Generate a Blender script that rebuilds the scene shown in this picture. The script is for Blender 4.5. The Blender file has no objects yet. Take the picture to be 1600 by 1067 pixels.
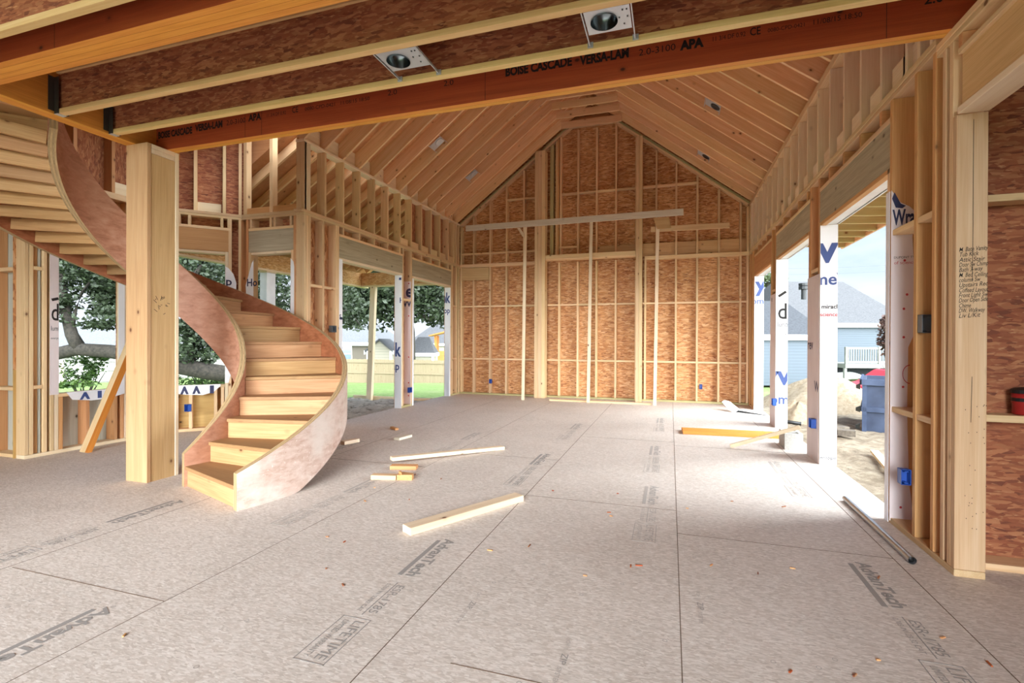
import bpy, bmesh, math, random
from mathutils import Vector, Matrix
random.seed(7)
scene = bpy.context.scene
COL = scene.collection
PI = math.pi

# ------------------------------------------------------------------ camera
FPX, YAW, PITCH, ROLL, EYE = 772.41, 0.31051, -0.003066, 0.003787, 1.29
fw = Vector((-math.sin(YAW)*math.cos(PITCH), math.cos(YAW)*math.cos(PITCH), math.sin(PITCH)))
r0 = Vector((math.cos(YAW), math.sin(YAW), 0)); u0 = r0.cross(fw)
rt = r0*math.cos(ROLL)+u0*math.sin(ROLL); up = -r0*math.sin(ROLL)+u0*math.cos(ROLL)
camd = bpy.data.cameras.new('camera'); cam = bpy.data.objects.new('camera', camd); COL.objects.link(cam)
camd.sensor_width = 36; camd.lens = FPX/1600*36; camd.clip_start = 0.05; camd.clip_end = 600
cam.matrix_world = Matrix(((rt.x, up.x, -fw.x, 0), (rt.y, up.y, -fw.y, 0), (rt.z, up.z, -fw.z, EYE), (0, 0, 0, 1)))
scene.camera = cam
def at(x, y, ax, val):
    """the point of the plane ax = val that the photograph shows at pixel (x, y)"""
    d = fw*FPX+rt*(x-800)-up*(y-533.5); o = Vector((0, 0, EYE)); k = 'xyz'.index(ax)
    return o+d*((val-o[k])/d[k])

# ------------------------------------------------------------------ materials
def lin(h):
    h = h.lstrip('#'); c = [int(h[i:i+2], 16)/255 for i in (0, 2, 4)]
    return tuple(((v+0.055)/1.055)**2.4 if v > 0.04045 else v/12.92 for v in c)+(1,)
class NT:
    def __init__(s, name):
        s.m = bpy.data.materials.new(name); s.m.use_nodes = True; s.t = s.m.node_tree; s.t.nodes.clear()
        s.out = s.n('ShaderNodeOutputMaterial'); s.b = s.n('ShaderNodeBsdfPrincipled'); s.l(s.b.outputs[0], s.out.inputs[0])
        s.b.inputs['Roughness'].default_value = .7
    def n(s, t, **kw):
        nd = s.t.nodes.new(t)
        for k, v in kw.items(): setattr(nd, k, v)
        return nd
    def l(s, a, b): s.t.links.new(a, b)
    def val(s, node, **kw):
        for k, v in kw.items(): node.inputs[k.replace('_', ' ')].default_value = v
        return node
    def ramp(s, fac, stops):
        r = s.n('ShaderNodeValToRGB'); e = r.color_ramp.elements
        while len(e) < len(stops): e.new(.5)
        for i, (p, c) in enumerate(stops): e[i].position = p; e[i].color = c
        s.l(fac, r.inputs[0]); return r.outputs[0]
    def math(s, op, a, b=None):
        m = s.n('ShaderNodeMath', operation=op)
        for i, v in enumerate((a, b)):
            if v is None: continue
            if isinstance(v, (int, float)): m.inputs[i].default_value = v
            else: s.l(v, m.inputs[i])
        return m.outputs[0]
    def mix(s, fac, a, b, mode='MIX'):
        m = s.n('ShaderNodeMix', data_type='RGBA', blend_type=mode)
        for i, v in ((0, fac), (6, a), (7, b)):
            if isinstance(v, (int, float)): m.inputs[i].default_value = v
            elif isinstance(v, tuple): m.inputs[i].default_value = v
            else: s.l(v, m.inputs[i])
        return m.outputs[2]
    def coords(s, rand=True):
        tc = s.n('ShaderNodeTexCoord'); c = tc.outputs['Object']
        s.oi = s.n('ShaderNodeObjectInfo')
        if rand:
            mul = s.n('ShaderNodeVectorMath', operation='MULTIPLY_ADD')
            cmb = s.n('ShaderNodeCombineXYZ')
            for i in range(3): s.l(s.oi.outputs['Random'], cmb.inputs[i])
            s.l(cmb.outputs[0], mul.inputs[0]); mul.inputs[1].default_value = (37, 53, 71); s.l(c, mul.inputs[2]); c = mul.outputs[0]
        return c
    def mapping(s, c, scale, rot=(0, 0, 0)):
        m = s.n('ShaderNodeMapping'); s.l(c, m.inputs[0]); m.inputs['Scale'].default_value = scale; m.inputs['Rotation'].default_value = rot
        return m.outputs[0]
    def noise(s, c, scale=1, detail=3, rough=.55, dist=0):
        n = s.n('ShaderNodeTexNoise'); s.l(c, n.inputs['Vector'])
        s.val(n, Scale=scale, Detail=detail, Roughness=rough, Distortion=dist); return n.outputs[0]
    def vary(s, col, amt=.14, hue=.008):
        h = s.n('ShaderNodeHueSaturation'); s.l(col, h.inputs['Color'])
        r = s.oi.outputs['Random']
        s.l(s.math('ADD', s.math('MULTIPLY', r, 2*amt), 1-amt), h.inputs['Value'])
        r2 = s.math('FRACT', s.math('MULTIPLY', r, 17.3))
        s.l(s.math('ADD', s.math('MULTIPLY', r2, 2*hue), .5-hue), h.inputs['Hue'])
        return h.outputs[0]
    def bump(s, h, strength=.15, dist=.01):
        b = s.n('ShaderNodeBump'); s.l(h, b.inputs['Height']); s.val(b, Strength=strength, Distance=dist); s.l(b.outputs[0], s.b.inputs['Normal'])
    def done(s, col, rough=None):
        if isinstance(col, tuple): s.b.inputs['Base Color'].default_value = col
        else: s.l(col, s.b.inputs['Base Color'])
        if rough is not None: s.b.inputs['Roughness'].default_value = rough
        return s.m

def wood(name, light, mid, dark, knots=True, amt=.14, gs=1.0, knot='#6a3f1e', contrast=.5, rough=.65):
    """sawn lumber: grain along the local X axis, scattered knots"""
    s = NT(name); c = s.coords()
    g = s.noise(s.mapping(c, (.8*gs, 13*gs, 13*gs)), 1, 3, .5, 1.2)
    col = s.ramp(g, [(.5-.30, lin(dark)), (.5, lin(mid)), (.5+.28, lin(light))])
    col = s.mix(1-contrast, col, lin(mid))
    f = s.noise(s.mapping(c, (3, 150, 150)), 1, 2)
    col = s.mix(.25, col, s.ramp(f, [(.3, lin(dark)), (.7, lin(light))]))
    if knots:
        v = s.n('ShaderNodeTexVoronoi', feature='F1'); s.l(s.mapping(c, (.8, 1.15, 1.15)), v.inputs['Vector']); s.val(v, Scale=4.8, Randomness=1.0)
        k = s.ramp(v.outputs['Distance'], [(.05, (1, 1, 1, 1)), (.075, (.5, .5, .5, 1)), (.085, (.25, .25, .25, 1)), (.17, (0, 0, 0, 1))])
        col = s.mix(s.math('MULTIPLY', k, .95), col, lin(knot))
    return s.done(s.vary(col, amt), rough)

def osb(name, cols, flake=(17, 62), amt=.06, contrast=1.0, mean=.5, speck=None, rough=.75, grainrot=0.0, speckscale=(30, 110)):
    """strand board: three layers of long flakes lying over each other"""
    s = NT(name); c = s.coords()
    nz = s.n('ShaderNodeTexNoise'); s.l(c, nz.inputs['Vector']); s.val(nz, Scale=7.0, Detail=2.0)
    add = s.n('ShaderNodeVectorMath', operation='MULTIPLY_ADD'); s.l(nz.outputs['Color'], add.inputs[0]); add.inputs[1].default_value = (.03, .03, .03); s.l(c, add.inputs[2])
    vals = []
    for i, (a, sc) in enumerate(((.15, 1), (.75, 1.15), (2.45, .9), (1.6, 1.3))):
        v = s.n('ShaderNodeTexVoronoi', feature='F1', voronoi_dimensions='2D'); s.l(s.mapping(add.outputs[0], (flake[0]*sc, flake[1]*sc, 1), (0, 0, a+grainrot)), v.inputs['Vector']); s.val(v, Scale=1.0)
        sp = s.n('ShaderNodeSeparateColor'); s.l(v.outputs['Color'], sp.inputs[0]); vals.append((sp.outputs[0], sp.outputs[1]))
    m = vals[0][0]; pick = vals[0][1]
    for a, b in vals[1:]:
        gt = s.math('GREATER_THAN', a, m)
        mx = s.n('ShaderNodeMix'); s.l(gt, mx.inputs[0]); s.l(pick, mx.inputs[2]); s.l(b, mx.inputs[3]); pick = mx.outputs[0]
        m = s.math('MAXIMUM', a, m)
    n = len(cols); lo = .5-.5*contrast; col = s.ramp(pick, [(lo+(i/(n-1))*contrast, lin(h)) for i, h in enumerate(cols)])
    big = s.noise(c, 1.6, 3); col = s.mix(.25, col, s.ramp(big, [(.35, lin(cols[0])), (.65, lin(cols[-1]))]))
    if speck:
        f = s.noise(s.mapping(c, (speckscale[0], speckscale[1], 1)), 1, 2); col = s.mix(s.ramp(f, [(.62, (0, 0, 0, 1)), (.72, (.8, .8, .8, 1))]), col, lin(speck))
    s.bump(pick, .12, .004)
    return s.done(s.vary(col, amt, .004), rough)

def plain(name, hexc, rough=.6, metal=0, noise=0, scale=6, hex2=None, stretch=(1, 1, 1), bump=0):
    s = NT(name); s.b.inputs['Metallic'].default_value = metal
    if noise:
        c = s.coords(); f = s.noise(s.mapping(c, stretch), scale, 5)
        if bump: s.bump(f, bump, .02)
        return s.done(s.ramp(f, [(.5-.25/noise if noise > 1 else .3, lin(hexc)), (.7, lin(hex2))]), rough)
    return s.done(lin(hexc), rough)

def siding(name, hexc, pitch=.12, hex2=None):
    s = NT(name); c = s.n('ShaderNodeTexCoord').outputs['Object']; sp = s.n('ShaderNodeSeparateXYZ'); s.l(c, sp.inputs[0])
    f = s.math('FRACT', s.math('MULTIPLY', sp.outputs[2], 1/pitch))
    s.bump(f, .7, .02)
    return s.done(s.mix(s.math('LESS_THAN', f, .10), lin(hexc), lin(hex2 or hexc)), .6)

M = {}
M['pine'] = wood('pine', '#ecd2ac', '#dcb88a', '#c2986a')
M['pine_pale'] = wood('pine_pale', '#f2e2ca', '#e6cfac', '#d0ae84', amt=.08)
M['pine_warm'] = wood('pine_warm', '#dcae7a', '#c8905a', '#a96f40', amt=.12)
M['pine_roof'] = wood('pine_roof', '#f2d6ae', '#e3ba88', '#c99864', amt=.12, contrast=.6)
M['pine_knotty'] = wood('pine_knotty', '#e0c094', '#cfa673', '#ad8051', gs=1.3)
M['pine_step'] = wood('pine_step', '#d8b184', '#c49463', '#a06e42', gs=1.4, contrast=.6)
M['pine_tread'] = wood('pine_tread', '#bd9465', '#a97f52', '#8a6440', gs=1.2)
M['treated'] = wood('treated', '#c8bd8c', '#b3a573', '#978a5a', amt=.08)
M['grey_wood'] = wood('grey_wood', '#c3b69c', '#a89a80', '#80755f', gs=1.6, contrast=.7, amt=.08, knot='#5b503d')
M['board_grey'] = wood('board_grey', '#ded6c6', '#cdc2ae', '#ad9f88', gs=1.6, amt=.08)
M['lvl_edge'] = wood('lvl_edge', '#f0b050', '#e29838', '#bd7824', knots=False, gs=2.2, amt=.05)
M['lvl_face'] = wood('lvl_face', '#c2642e', '#a54d1f', '#853a16', knots=True, gs=.8, amt=.06, knot='#3e1a0a', contrast=.7)
M['lvl_knotty'] = wood('lvl_knotty', '#e59a48', '#d07f30', '#a9601f', knots=True, gs=1, amt=.05, knot='#3e1a0a')
M['orange_lumber'] = wood('orange_lumber', '#e3913a', '#cf7524', '#a85716', knots=False, amt=.04)
M['flange'] = wood('flange', '#f0d5a0', '#dfba7c', '#c4965a', knots=False, gs=1.4, amt=.07)
M['osb'] = osb('osb', ['#874a28', '#bb7c4a', '#cd925c', '#e2b488', '#a66636', '#d3a070'], speck='#6b3816', flake=(11, 42), speckscale=(11, 48))
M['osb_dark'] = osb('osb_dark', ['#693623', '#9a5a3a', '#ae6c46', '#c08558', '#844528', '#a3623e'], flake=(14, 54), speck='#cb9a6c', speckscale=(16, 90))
M['osb_pale'] = osb('osb_pale', ['#b07a44', '#d6a266', '#e6bd86', '#f0d0a0', '#c48d52', '#e2b57a'], flake=(15, 52))
M['floor'] = osb('floor', ['#b3a69b', '#cbc0b6', '#d8cec5', '#e4dbd3', '#beb1a6', '#d2c5bb'], flake=(40, 130), contrast=1.0, amt=0, speck='#e9e3dc', rough=.62, grainrot=.9)
M['deck'] = osb('deck', ['#6b3a1c', '#8c5530', '#a06a40', '#7a4526'], flake=(14, 50))
M['ply_grey'] = wood('ply_grey', '#d5d3c4', '#bdbcae', '#93917e', gs=.7, contrast=.8, knot='#3f3524', amt=.05)
M['ply_tan'] = wood('ply_tan', '#d9b578', '#c29a5b', '#96713a', gs=.7, contrast=.8, knot='#3f2f1a', amt=.05)
M['ply_edge_a'] = plain('ply_edge_a', '#c7a77a', .8, 0, 1, 30, '#a98a60', (1, 1, .2))
M['ply_edge_b'] = plain('ply_edge_b', '#8d7350', .8, 0, 1, 30, '#b39670', (1, 1, .2))
def veneer(name, a, b, c, dust=None):
    s = NT(name); co = s.coords(False)
    g = s.noise(s.mapping(co, (8, 8, 22)), 1, 5, .65, .4); col = s.ramp(g, [(.3, lin(c)), (.5, lin(a)), (.7, lin(b))])
    big = s.noise(co, 2.2, 3); col = s.mix(s.ramp(big, [(.4, (0, 0, 0, 1)), (.7, (.45, .45, .45, 1))]), col, lin(b))
    if dust:
        f = s.noise(co, 55, 3, .7); col = s.mix(s.ramp(f, [(.63, (0, 0, 0, 1)), (.72, (.85, .85, .85, 1))]), col, lin(dust))
        v = s.noise(co, 3.0, 4); col = s.mix(s.ramp(v, [(.42, (0, 0, 0, 1)), (.62, (.7, .7, .7, 1))]), col, lin('#dccfc4'))
    return s.done(col, .6)
M['veneer_out'] = veneer('veneer_out', '#cdb0a0', '#dcc6ba', '#b58f7c', '#f4efe8')
M['veneer_in'] = veneer('veneer_in', '#a1613e', '#b57250', '#834728')
M['veneer_pink'] = veneer('veneer_pink', '#bd8468', '#cb9a80', '#a26a4e')
M['wrap'] = plain('wrap', '#e9e9ee', .55, 0, 1, 5, '#f6f6f8', (1, 1, .3), .25)
M['wrap_in'] = plain('wrap_in', '#d9c9c8', .6, 0, 1, 5, '#e6d9d8', (1, 1, .3), .2)
M['ink_blue'] = plain('ink_blue', '#3d4f86', .6)
M['ink_navy'] = plain('ink_navy', '#2b2d52', .6)
M['ink_black'] = plain('ink_black', '#1c1613', .7)
M['ink_grey'] = plain('ink_grey', '#96908b', .8)
M['ink_faint'] = plain('ink_faint', '#ada59e', .8)
M['ink_red'] = plain('ink_red', '#b8383c', .6)
M['seam'] = plain('seam', '#6d5a4a', .9)
M['steel'] = plain('steel', '#b9bcc0', .35, .9)
M['can_inside'] = plain('can_inside', '#7c8486', .18, 1)
M['steel_dark'] = plain('steel_dark', '#4a4d50', .4, .8)
M['hanger'] = plain('hanger', '#55504a', .5, .6)
M['galv'] = plain('galv', '#c9ccd0', .45, .5)
M['blue_box'] = plain('blue_box', '#2350a8', .4)
M['grey_box'] = plain('grey_box', '#6f7479', .5, .3)
M['concrete'] = plain('concrete', '#a9a7a1', .9, 0, 1, 60, '#c2c0ba')
M['rubble'] = plain('rubble', '#4d443c', .9, 0, 1, 20, '#6f6558')
M['black'] = plain('black', '#151515', .5)
M['red_plastic'] = plain('red_plastic', '#a52624', .4)
M['white_paint'] = plain('white_paint', '#eeeeec', .5)

# ------------------------------------------------------------------ scene helpers
W = {}
def link(o, parent, Mw):
    COL.objects.link(o); W[o.name] = Mw
    if parent is not None:
        o.parent = parent; o.matrix_basis = W[parent.name].inverted() @ Mw
    else: o.matrix_basis = Mw
def props(o, label=None, cat=None, group=None, kind=None):
    if label: o['label'] = label
    if cat: o['category'] = cat
    if group: o['group'] = group
    if kind: o['kind'] = kind
    return o
def empty(name, loc, label=None, cat=None, group=None, kind=None):
    o = bpy.data.objects.new(name, None); o.empty_display_size = .1
    link(o, None, Matrix.Translation(Vector(loc))); return props(o, label, cat, group, kind)
def structure(name, loc, label=None): return empty(name, loc, label, None, None, 'structure')

class MB:
    def __init__(s): s.v = []; s.f = []; s.m = []
    def add(s, verts, faces, m=0):
        b = len(s.v); s.v += [Vector(p) for p in verts]
        for f in faces: s.f.append([b+i for i in f]); s.m.append(m)
    def box(s, x0, x1, y0, y1, z0, z1, m=0):
        s.add([(x, y, z) for z in (z0, z1) for y in (y0, y1) for x in (x0, x1)],
              [(0, 2, 3, 1), (4, 5, 7, 6), (0, 1, 5, 4), (2, 6, 7, 3), (0, 4, 6, 2), (1, 3, 7, 5)], m)
    def obox(s, p0, p1, w, t, wdir, m=0):
        p0, p1, wdir = Vector(p0), Vector(p1), Vector(wdir)
        x = (p1-p0).normalized(); z = x.cross(wdir).normalized(); y = z.cross(x)
        s.add([p+y*(a*w/2)+z*(b*t/2) for b in (-1, 1) for a in (-1, 1) for p in (p0, p1)],
              [(0, 2, 3, 1), (4, 5, 7, 6), (0, 1, 5, 4), (2, 6, 7, 3), (0, 4, 6, 2), (1, 3, 7, 5)], m)
    def tube(s, pts, rad, n=10, m=0, cap=True):
        pts = [Vector(p) for p in pts]
        if not isinstance(rad, (list, tuple)): rad = [rad]*len(pts)
        b = len(s.v); ref = Vector((0, 0, 1))
        for i, p in enumerate(pts):
            d = (pts[min(i+1, len(pts)-1)]-pts[max(i-1, 0)]).normalized()
            if abs(d.dot(ref)) > .95: a = d.cross(Vector((1, 0, 0))).normalized()
            else: a = d.cross(ref).normalized()
            c = d.cross(a)
            for k in range(n): t = 2*PI*k/n; s.v.append(p+a*(rad[i]*math.cos(t))+c*(rad[i]*math.sin(t)))
        for i in range(len(pts)-1):
            for k in range(n):
                k2 = (k+1) % n; s.f.append([b+i*n+k, b+i*n+k2, b+(i+1)*n+k2, b+(i+1)*n+k]); s.m.append(m)
        if cap:
            s.f.append([b+k for k in range(n)][::-1]); s.m.append(m); e = b+(len(pts)-1)*n
            s.f.append([e+k for k in range(n)]); s.m.append(m)
    def prism(s, poly, ext, m=0):
        """closed polygon (3D points) extruded by the vector ext"""
        n = len(poly); ext = Vector(ext); P = [Vector(p) for p in poly]
        s.add(P+[p+ext for p in P], [list(range(n))[::-1], [n+i for i in range(n)]]+[(i, (i+1) % n, n+(i+1) % n, n+i) for i in range(n)], m)
    def text(s, body, origin, right, upv, size, m=0, clip=None, bold=0.0, shear=0.0, width=None):
        """flat lettering: origin = lower left, clip = (u0,u1,v0,v1) in the text's own right/up coordinates"""
        cu = bpy.data.curves.new('lettering', 'FONT'); cu.body = body; cu.size = 1.0; cu.offset = bold; cu.shear = shear; cu.resolution_u = 3
        ob = bpy.data.objects.new('lettering', cu); me = bpy.data.meshes.new_from_object(ob)
        bm = bmesh.new(); bm.from_mesh(me); bpy.data.objects.remove(ob); bpy.data.meshes.remove(me); bpy.data.curves.remove(cu)
        xs = [v.co.x for v in bm.verts]; sx = size
        if width and xs: sx = width/(max(xs)-min(xs))
        for v in bm.verts: v.co.x *= sx; v.co.y *= size
        if clip:
            for co, no in (((clip[0], 0, 0), (-1, 0, 0)), ((clip[1], 0, 0), (1, 0, 0)), ((0, clip[2], 0), (0, -1, 0)), ((0, clip[3], 0), (0, 1, 0))):
                bmesh.ops.bisect_plane(bm, geom=bm.verts[:]+bm.edges[:]+bm.faces[:], plane_co=co, plane_no=no, clear_outer=True)
        o, R_, U_ = Vector(origin), Vector(right), Vector(upv); bm.verts.index_update()
        s.add([o+R_*v.co.x+U_*v.co.y for v in bm.verts], [[v.index for v in f.verts] for f in bm.faces], m); bm.free()
    def build(s, name, mats, parent=None, Mw=None, smooth=False, bevel=0):
        if not isinstance(mats, (list, tuple)): mats = [mats]
        if Mw is None:
            lo = [min(v[i] for v in s.v) for i in range(3)]; hi = [max(v[i] for v in s.v) for i in range(3)]
            Mw = Matrix.Translation(((lo[0]+hi[0])/2, (lo[1]+hi[1])/2, lo[2]))
        inv = Mw.inverted(); me = bpy.data.meshes.new(name)
        me.from_pydata([inv @ v for v in s.v], [], s.f)
        for mm in mats: me.materials.append(M[mm] if isinstance(mm, str) else mm)
        me.polygons.foreach_set('material_index', s.m)
        if smooth: me.polygons.foreach_set('use_smooth', [True]*len(s.f))
        if bevel:
            bm = bmesh.new(); bm.from_mesh(me); bmesh.ops.bevel(bm, geom=bm.edges[:], offset=bevel, segments=1, affect='EDGES'); bm.to_mesh(me); bm.free()
        me.update(); o = bpy.data.objects.new(name, me); link(o, parent, Mw); return o
def frame(p0, p1, wdir):
    p0, p1, wdir = Vector(p0), Vector(p1), Vector(wdir); x = (p1-p0).normalized(); z = x.cross(wdir).normalized(); y = z.cross(x); c = (p0+p1)/2
    return Matrix(((x.x, y.x, z.x, c.x), (x.y, y.y, z.y, c.y), (x.z, y.z, z.z, c.z), (0, 0, 0, 1)))
def board(name, mat, p0, p1, w, t, wdir, parent=None, bevel=.0025):
    b = MB(); b.obox(p0, p1, w, t, wdir); return b.build(name, mat, parent, frame(p0, p1, wdir), bevel=bevel)
def bx(name, mat, x0, x1, y0, y1, z0, z1, parent=None, bevel=.0025):
    d = [(x1-x0, 0), (y1-y0, 1), (z1-z0, 2)]; d.sort(reverse=True); c = Vector(((x0+x1)/2, (y0+y1)/2, (z0+z1)/2))
    ax = [Vector((1, 0, 0)), Vector((0, 1, 0)), Vector((0, 0, 1))]
    L, wd, t = d; a = ax[L[1]]*(L[0]/2)
    return board(name, mat, c-a, c+a, wd[0], t[0], ax[wd[1]], parent, bevel if t[0] > .01 else 0)
ORD = ['first', 'second', 'third', 'fourth', 'fifth', 'sixth', 'seventh', 'eighth', 'ninth', 'tenth', 'eleventh', 'twelfth', 'thirteenth', 'fourteenth', 'fifteenth', 'sixteenth', 'seventeenth', 'eighteenth', 'nineteenth', 'twentieth']
X, Y, Z = Vector((1, 0, 0)), Vector((0, 1, 0)), Vector((0, 0, 1))

# ------------------------------------------------------------------ dimensions (metres)
XL, XR, YB = -4.81, 1.49, 10.89          # inner stud faces of the left, right and back walls
T = .14                                  # stud depth
HB, HT = 2.535, 2.86                     # header bottom, top
PT = 3.085                               # top of the lower plates
UP = 4.055                               # top of the knee wall plates
GRID = [6.05+.4191*k for k in range(-6, 12)]
SL = .765                                # roof slope
XM = (XL+XR)/2
ROW1, ROW2 = .84, 2.08

# ------------------------------------------------------------------ floor
b = MB()
b.box(XL-T, XR+T, -3.5, YB+T, -.03, 0)
b.prism([(-6.68, -3.5, -.03), (XL-T, -3.5, -.03), (XL-T, 5.76, -.03), (-5.97, 5.76, -.03), (-6.68, 5.03, -.03)], (0, 0, .03))
b.box(-9.2, -6.68, -3.5, 3.56, -.03, 0)
b.box(XR+T, 4.2, -3.5, 3.62, -.03, 0)
def seam(x0, y0, x1, y1, w=.004): b.obox((x0, y0, .0006), (x1, y1, .0006), w, .0012, (y0-y1, x1-x0, 0), 1)
for x in (.048, -1.14, 1.265): seam(x, -2, x, 10.8)
for x in (-2.36, -3.55): seam(x, -2, x, 10.8, .002)
for x0, x1, y in ((-3.52, -2.36, 1.787), (-.83, .04, 1.80), (-1.13, .045, 3.95), (.05, 1.265, 3.485), (-2.33, -1.15, 5.21), (.05, 1.26, 6.4), (-1.13, .04, 6.6), (-3.5, -2.37, 4.5)): seam(x0, y, x1, y, .0035)
FU, FR = X, -Y                            # floor print: reads towards the viewer, tops towards +x
def fp(body, x, y, h, length, m=2, bold=0): b.text(body, (x, y, .0012), FR, FU, h*1.35, m, bold=bold, width=length)
def bar(x0, x1, y0, y1, m=2): b.box(x0, x1, y0, y1, .0004, .0012, m)
def stamp(x, y, strong=2):
    """one run of the panel's printing, starting at y and reading towards the viewer"""
    fp('AdvanTech', x+.012, y, .075, .52, strong, .03); bar(x-.035, x-.008, y-.52, y-.03, strong)
    fp('ESR-1785', x+.03, y-.62, .05, .27, strong); bar(x+.015, x+.02, y-.92, y-.6, strong); fp('0.703 IN  23/32 CAT', x-.03, y-.62, .025, .28, strong, 0)
    y2 = y-.95; fp('LIFETIME', x+.02, y2-.02, .055, .28, strong); fp('LIMITED WARRANTY', x-.035, y2-.03, .03, .27, strong, 0)
    for a in ((x-.06, x-.056, y2-.33, y2), (x+.084, x+.088, y2-.33, y2), (x-.06, x+.088, y2-.004, y2), (x-.06, x+.088, y2-.33, y2-.326)): bar(*a, strong)
stamp(-1.39, 2.91); stamp(-2.585, 1.66); stamp(1.02, 3.36)
stamp(-.175, 4.55, 3); stamp(-.19, 6.3, 3); stamp(-.17, 8.6, 3); stamp(-1.36, 5.45); stamp(-1.36, 7.6, 3)
stamp(-2.6, 4.05, 3); stamp(-2.55, 6.4, 3); stamp(-3.74, 2.95, 2); stamp(1.03, 5.9, 3); stamp(-3.75, 5.4, 3)
for x, y in ((-.93, 2.26), (-.42, 2.0), (.12, 1.9), (.13, 2.6)):
    fp('ZIP', x, y, .03, .07, 2); fp('SYSTEM', x, y-.09, .02, .1, 3, 0); fp('1 OF 1', x, y+.12, .02, .08, 3, 0)
for i in range(70):                       # printed nail rings
    x, y = random.uniform(-3.3, 1.2), random.uniform(1.3, 4.5); n = 9; r1, r2 = .011, .0075
    b.add([(x+rr*math.cos(2*PI*k/n), y+rr*math.sin(2*PI*k/n), .0011) for rr in (r1, r2) for k in range(n)], [(k, (k+1) % n, n+(k+1) % n, n+k) for k in range(n)], 3)
floor = b.build('floor', ['floor', 'seam', 'ink_grey', 'ink_faint'], None, Matrix.Translation((0, 0, 0)))
props(floor, kind='structure')

# ------------------------------------------------------------------ wrap helper
def wrapbox(parent, x0, x1, y0, y1, z0, z1, texts=(), mat='wrap', face='-y', dots=(), label='white house wrap with printed lettering'):
    """a folded strip of house wrap; texts = (string, u, v, size, material) on the face turned to the room"""
    b = MB(); b.box(x0, x1, y0, y1, z0, z1)
    if face == '-y': o, R_, cl = Vector((x0, y0-.0015, z0)), X, (x1-x0)
    elif face == '+x': o, R_, cl = Vector((x1+.0015, y0, z0)), Y, (y1-y0)
    elif face == '-x': o, R_, cl = Vector((x0-.0015, y1, z0)), -Y, (y1-y0)
    mats = [mat, 'ink_blue', 'ink_navy', 'ink_black', 'ink_red']
    for body, u, v, size, m, *rest in texts:
        b.text(body, o+R_*u+Z*(v-z0), R_, Z, size, m, clip=(-u+.002, cl-u-.002, z0-v, z1-v), bold=rest[0] if rest else .02, width=rest[1] if len(rest) > 1 else None)
    for u, v, r in dots:
        c = o+R_*u+Z*(v-z0); b.add([c+R_*(r*math.cos(2*PI*k/12))+Z*(r*math.sin(2*PI*k/12)) for k in range(12)], [list(range(12))], 4)
    return props(b.build('house_wrap', mats, parent), label)
def rough_wrap(parent, pts, ext, mats=('wrap',), label='torn flap of white house wrap', texts=()):
    b = MB(); b.prism(pts, ext)
    for body, o, R_, size, m, bold, *wd_ in texts: b.text(body, o, R_, Z, size, m, bold=bold, width=wd_[0] if wd_ else None)
    return props(b.build('house_wrap', list(mats), parent), label)
def elbox(parent_label, cat, x, y, z, dx, dy, dz, mat, wallname=None):
    """open-fronted electrical box with nailing ears"""
    root = empty('electrical_box', (x, y, z-dz/2), parent_label, 'electrical box', 'electrical boxes nailed to the studs')
    b = MB(); t = .004; x0, x1, y0, y1, z0, z1 = x-dx/2, x+dx/2, y-dy/2, y+dy/2, z-dz/2, z+dz/2
    b.box(x0, x1, y0, y1, z0, z0+t); b.box(x0, x1, y0, y1, z1-t, z1)
    if dx > dy*.99 or cat == 'y':         # opening towards -y
        b.box(x0, x0+t, y0, y1, z0, z1); b.box(x1-t, x1, y0, y1, z0, z1); b.box(x0, x1, y1-t, y1, z0, z1)
    else:
        b.box(x0, x1, y0, y0+t, z0, z1); b.box(x0, x1, y1-t, y1, z0, z1)
        s_ = 1 if cat == '+x' else -1
        b.box(*((x0, x0+t) if s_ > 0 else (x1-t, x1)), y0, y1, z0, z1)
    b.build('box_body', mat, root, bevel=.001)
    b = MB()
    for zz in (z0+.01, z1-.016): b.box(x0+dx*.3, x1-dx*.3, y0-.001, y1-.002, zz, zz+.006)
    b.build('screw_tab', mat, root)
    return root

# ================================================================== BACK WALL
wb = structure('wall_back', (XM, YB, 0))
b = MB(); yo = YB+T
zr = UP+SL*(XM-XL)
b.prism([(XL-T, yo, 0), (XR+T, yo, 0), (XR+T, yo, UP+.18), (XM, yo, zr+.29), (XL-T, yo, UP+.18)], (0, .012, 0))
b.build('sheathing', 'osb', wb, Matrix(((1, 0, 0, XM), (0, 0, -1, yo), (0, 1, 0, 0), (0, 0, 0, 1))))
def rake(x): return min(UP+SL*(x-XL), UP+SL*(XR-x), zr-.42)-.09
zs = PT
studs_low = [-4.78, -4.46, -4.045, -3.64, -3.22, -2.39, -1.97, -1.558, -1.14, -.715, -.52, -.30, .10, .515, .93, 1.335, 1.465]
for x in studs_low: bx('stud', 'pine', x-.02, x+.02, YB, YB+T, .04, PT-.076 if not -2.6 < x < -.75 else PT-.05, wb)
for x in [-4.78, -4.46, -4.045, -3.64, -3.22, -2.36, -1.97, -1.558, -1.14, -.715, -.30, .10, .515, .93, 1.335, 1.465]: bx('stud', 'pine', x-.02, x+.02, YB, YB+T, PT, rake(x), wb)
for x, m in ((-2.585, 'treated'), (-2.545, 'treated'), (-2.455, 'pine'), (-2.415, 'pine_warm')): bx('stud', m, x-.018, x+.018, YB, YB+T, PT, rake(x), wb)
bx('bottom_plate', 'treated', XL-.1, XR+.1, YB, YB+T, 0, .038, wb)
bx('top_plate', 'pine', XL-.1, -2.905, YB-.002, YB+T, PT-.076, PT-.038, wb); bx('top_plate', 'pine', XL-.1, -2.905, YB-.004, YB+T, PT-.038, PT, wb)
bx('top_plate', 'pine', -.535, XR+.1, YB-.002, YB+T, PT-.076, PT-.038, wb); bx('top_plate', 'pine', -.535, XR+.1, YB-.004, YB+T, PT-.038, PT, wb)
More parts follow.
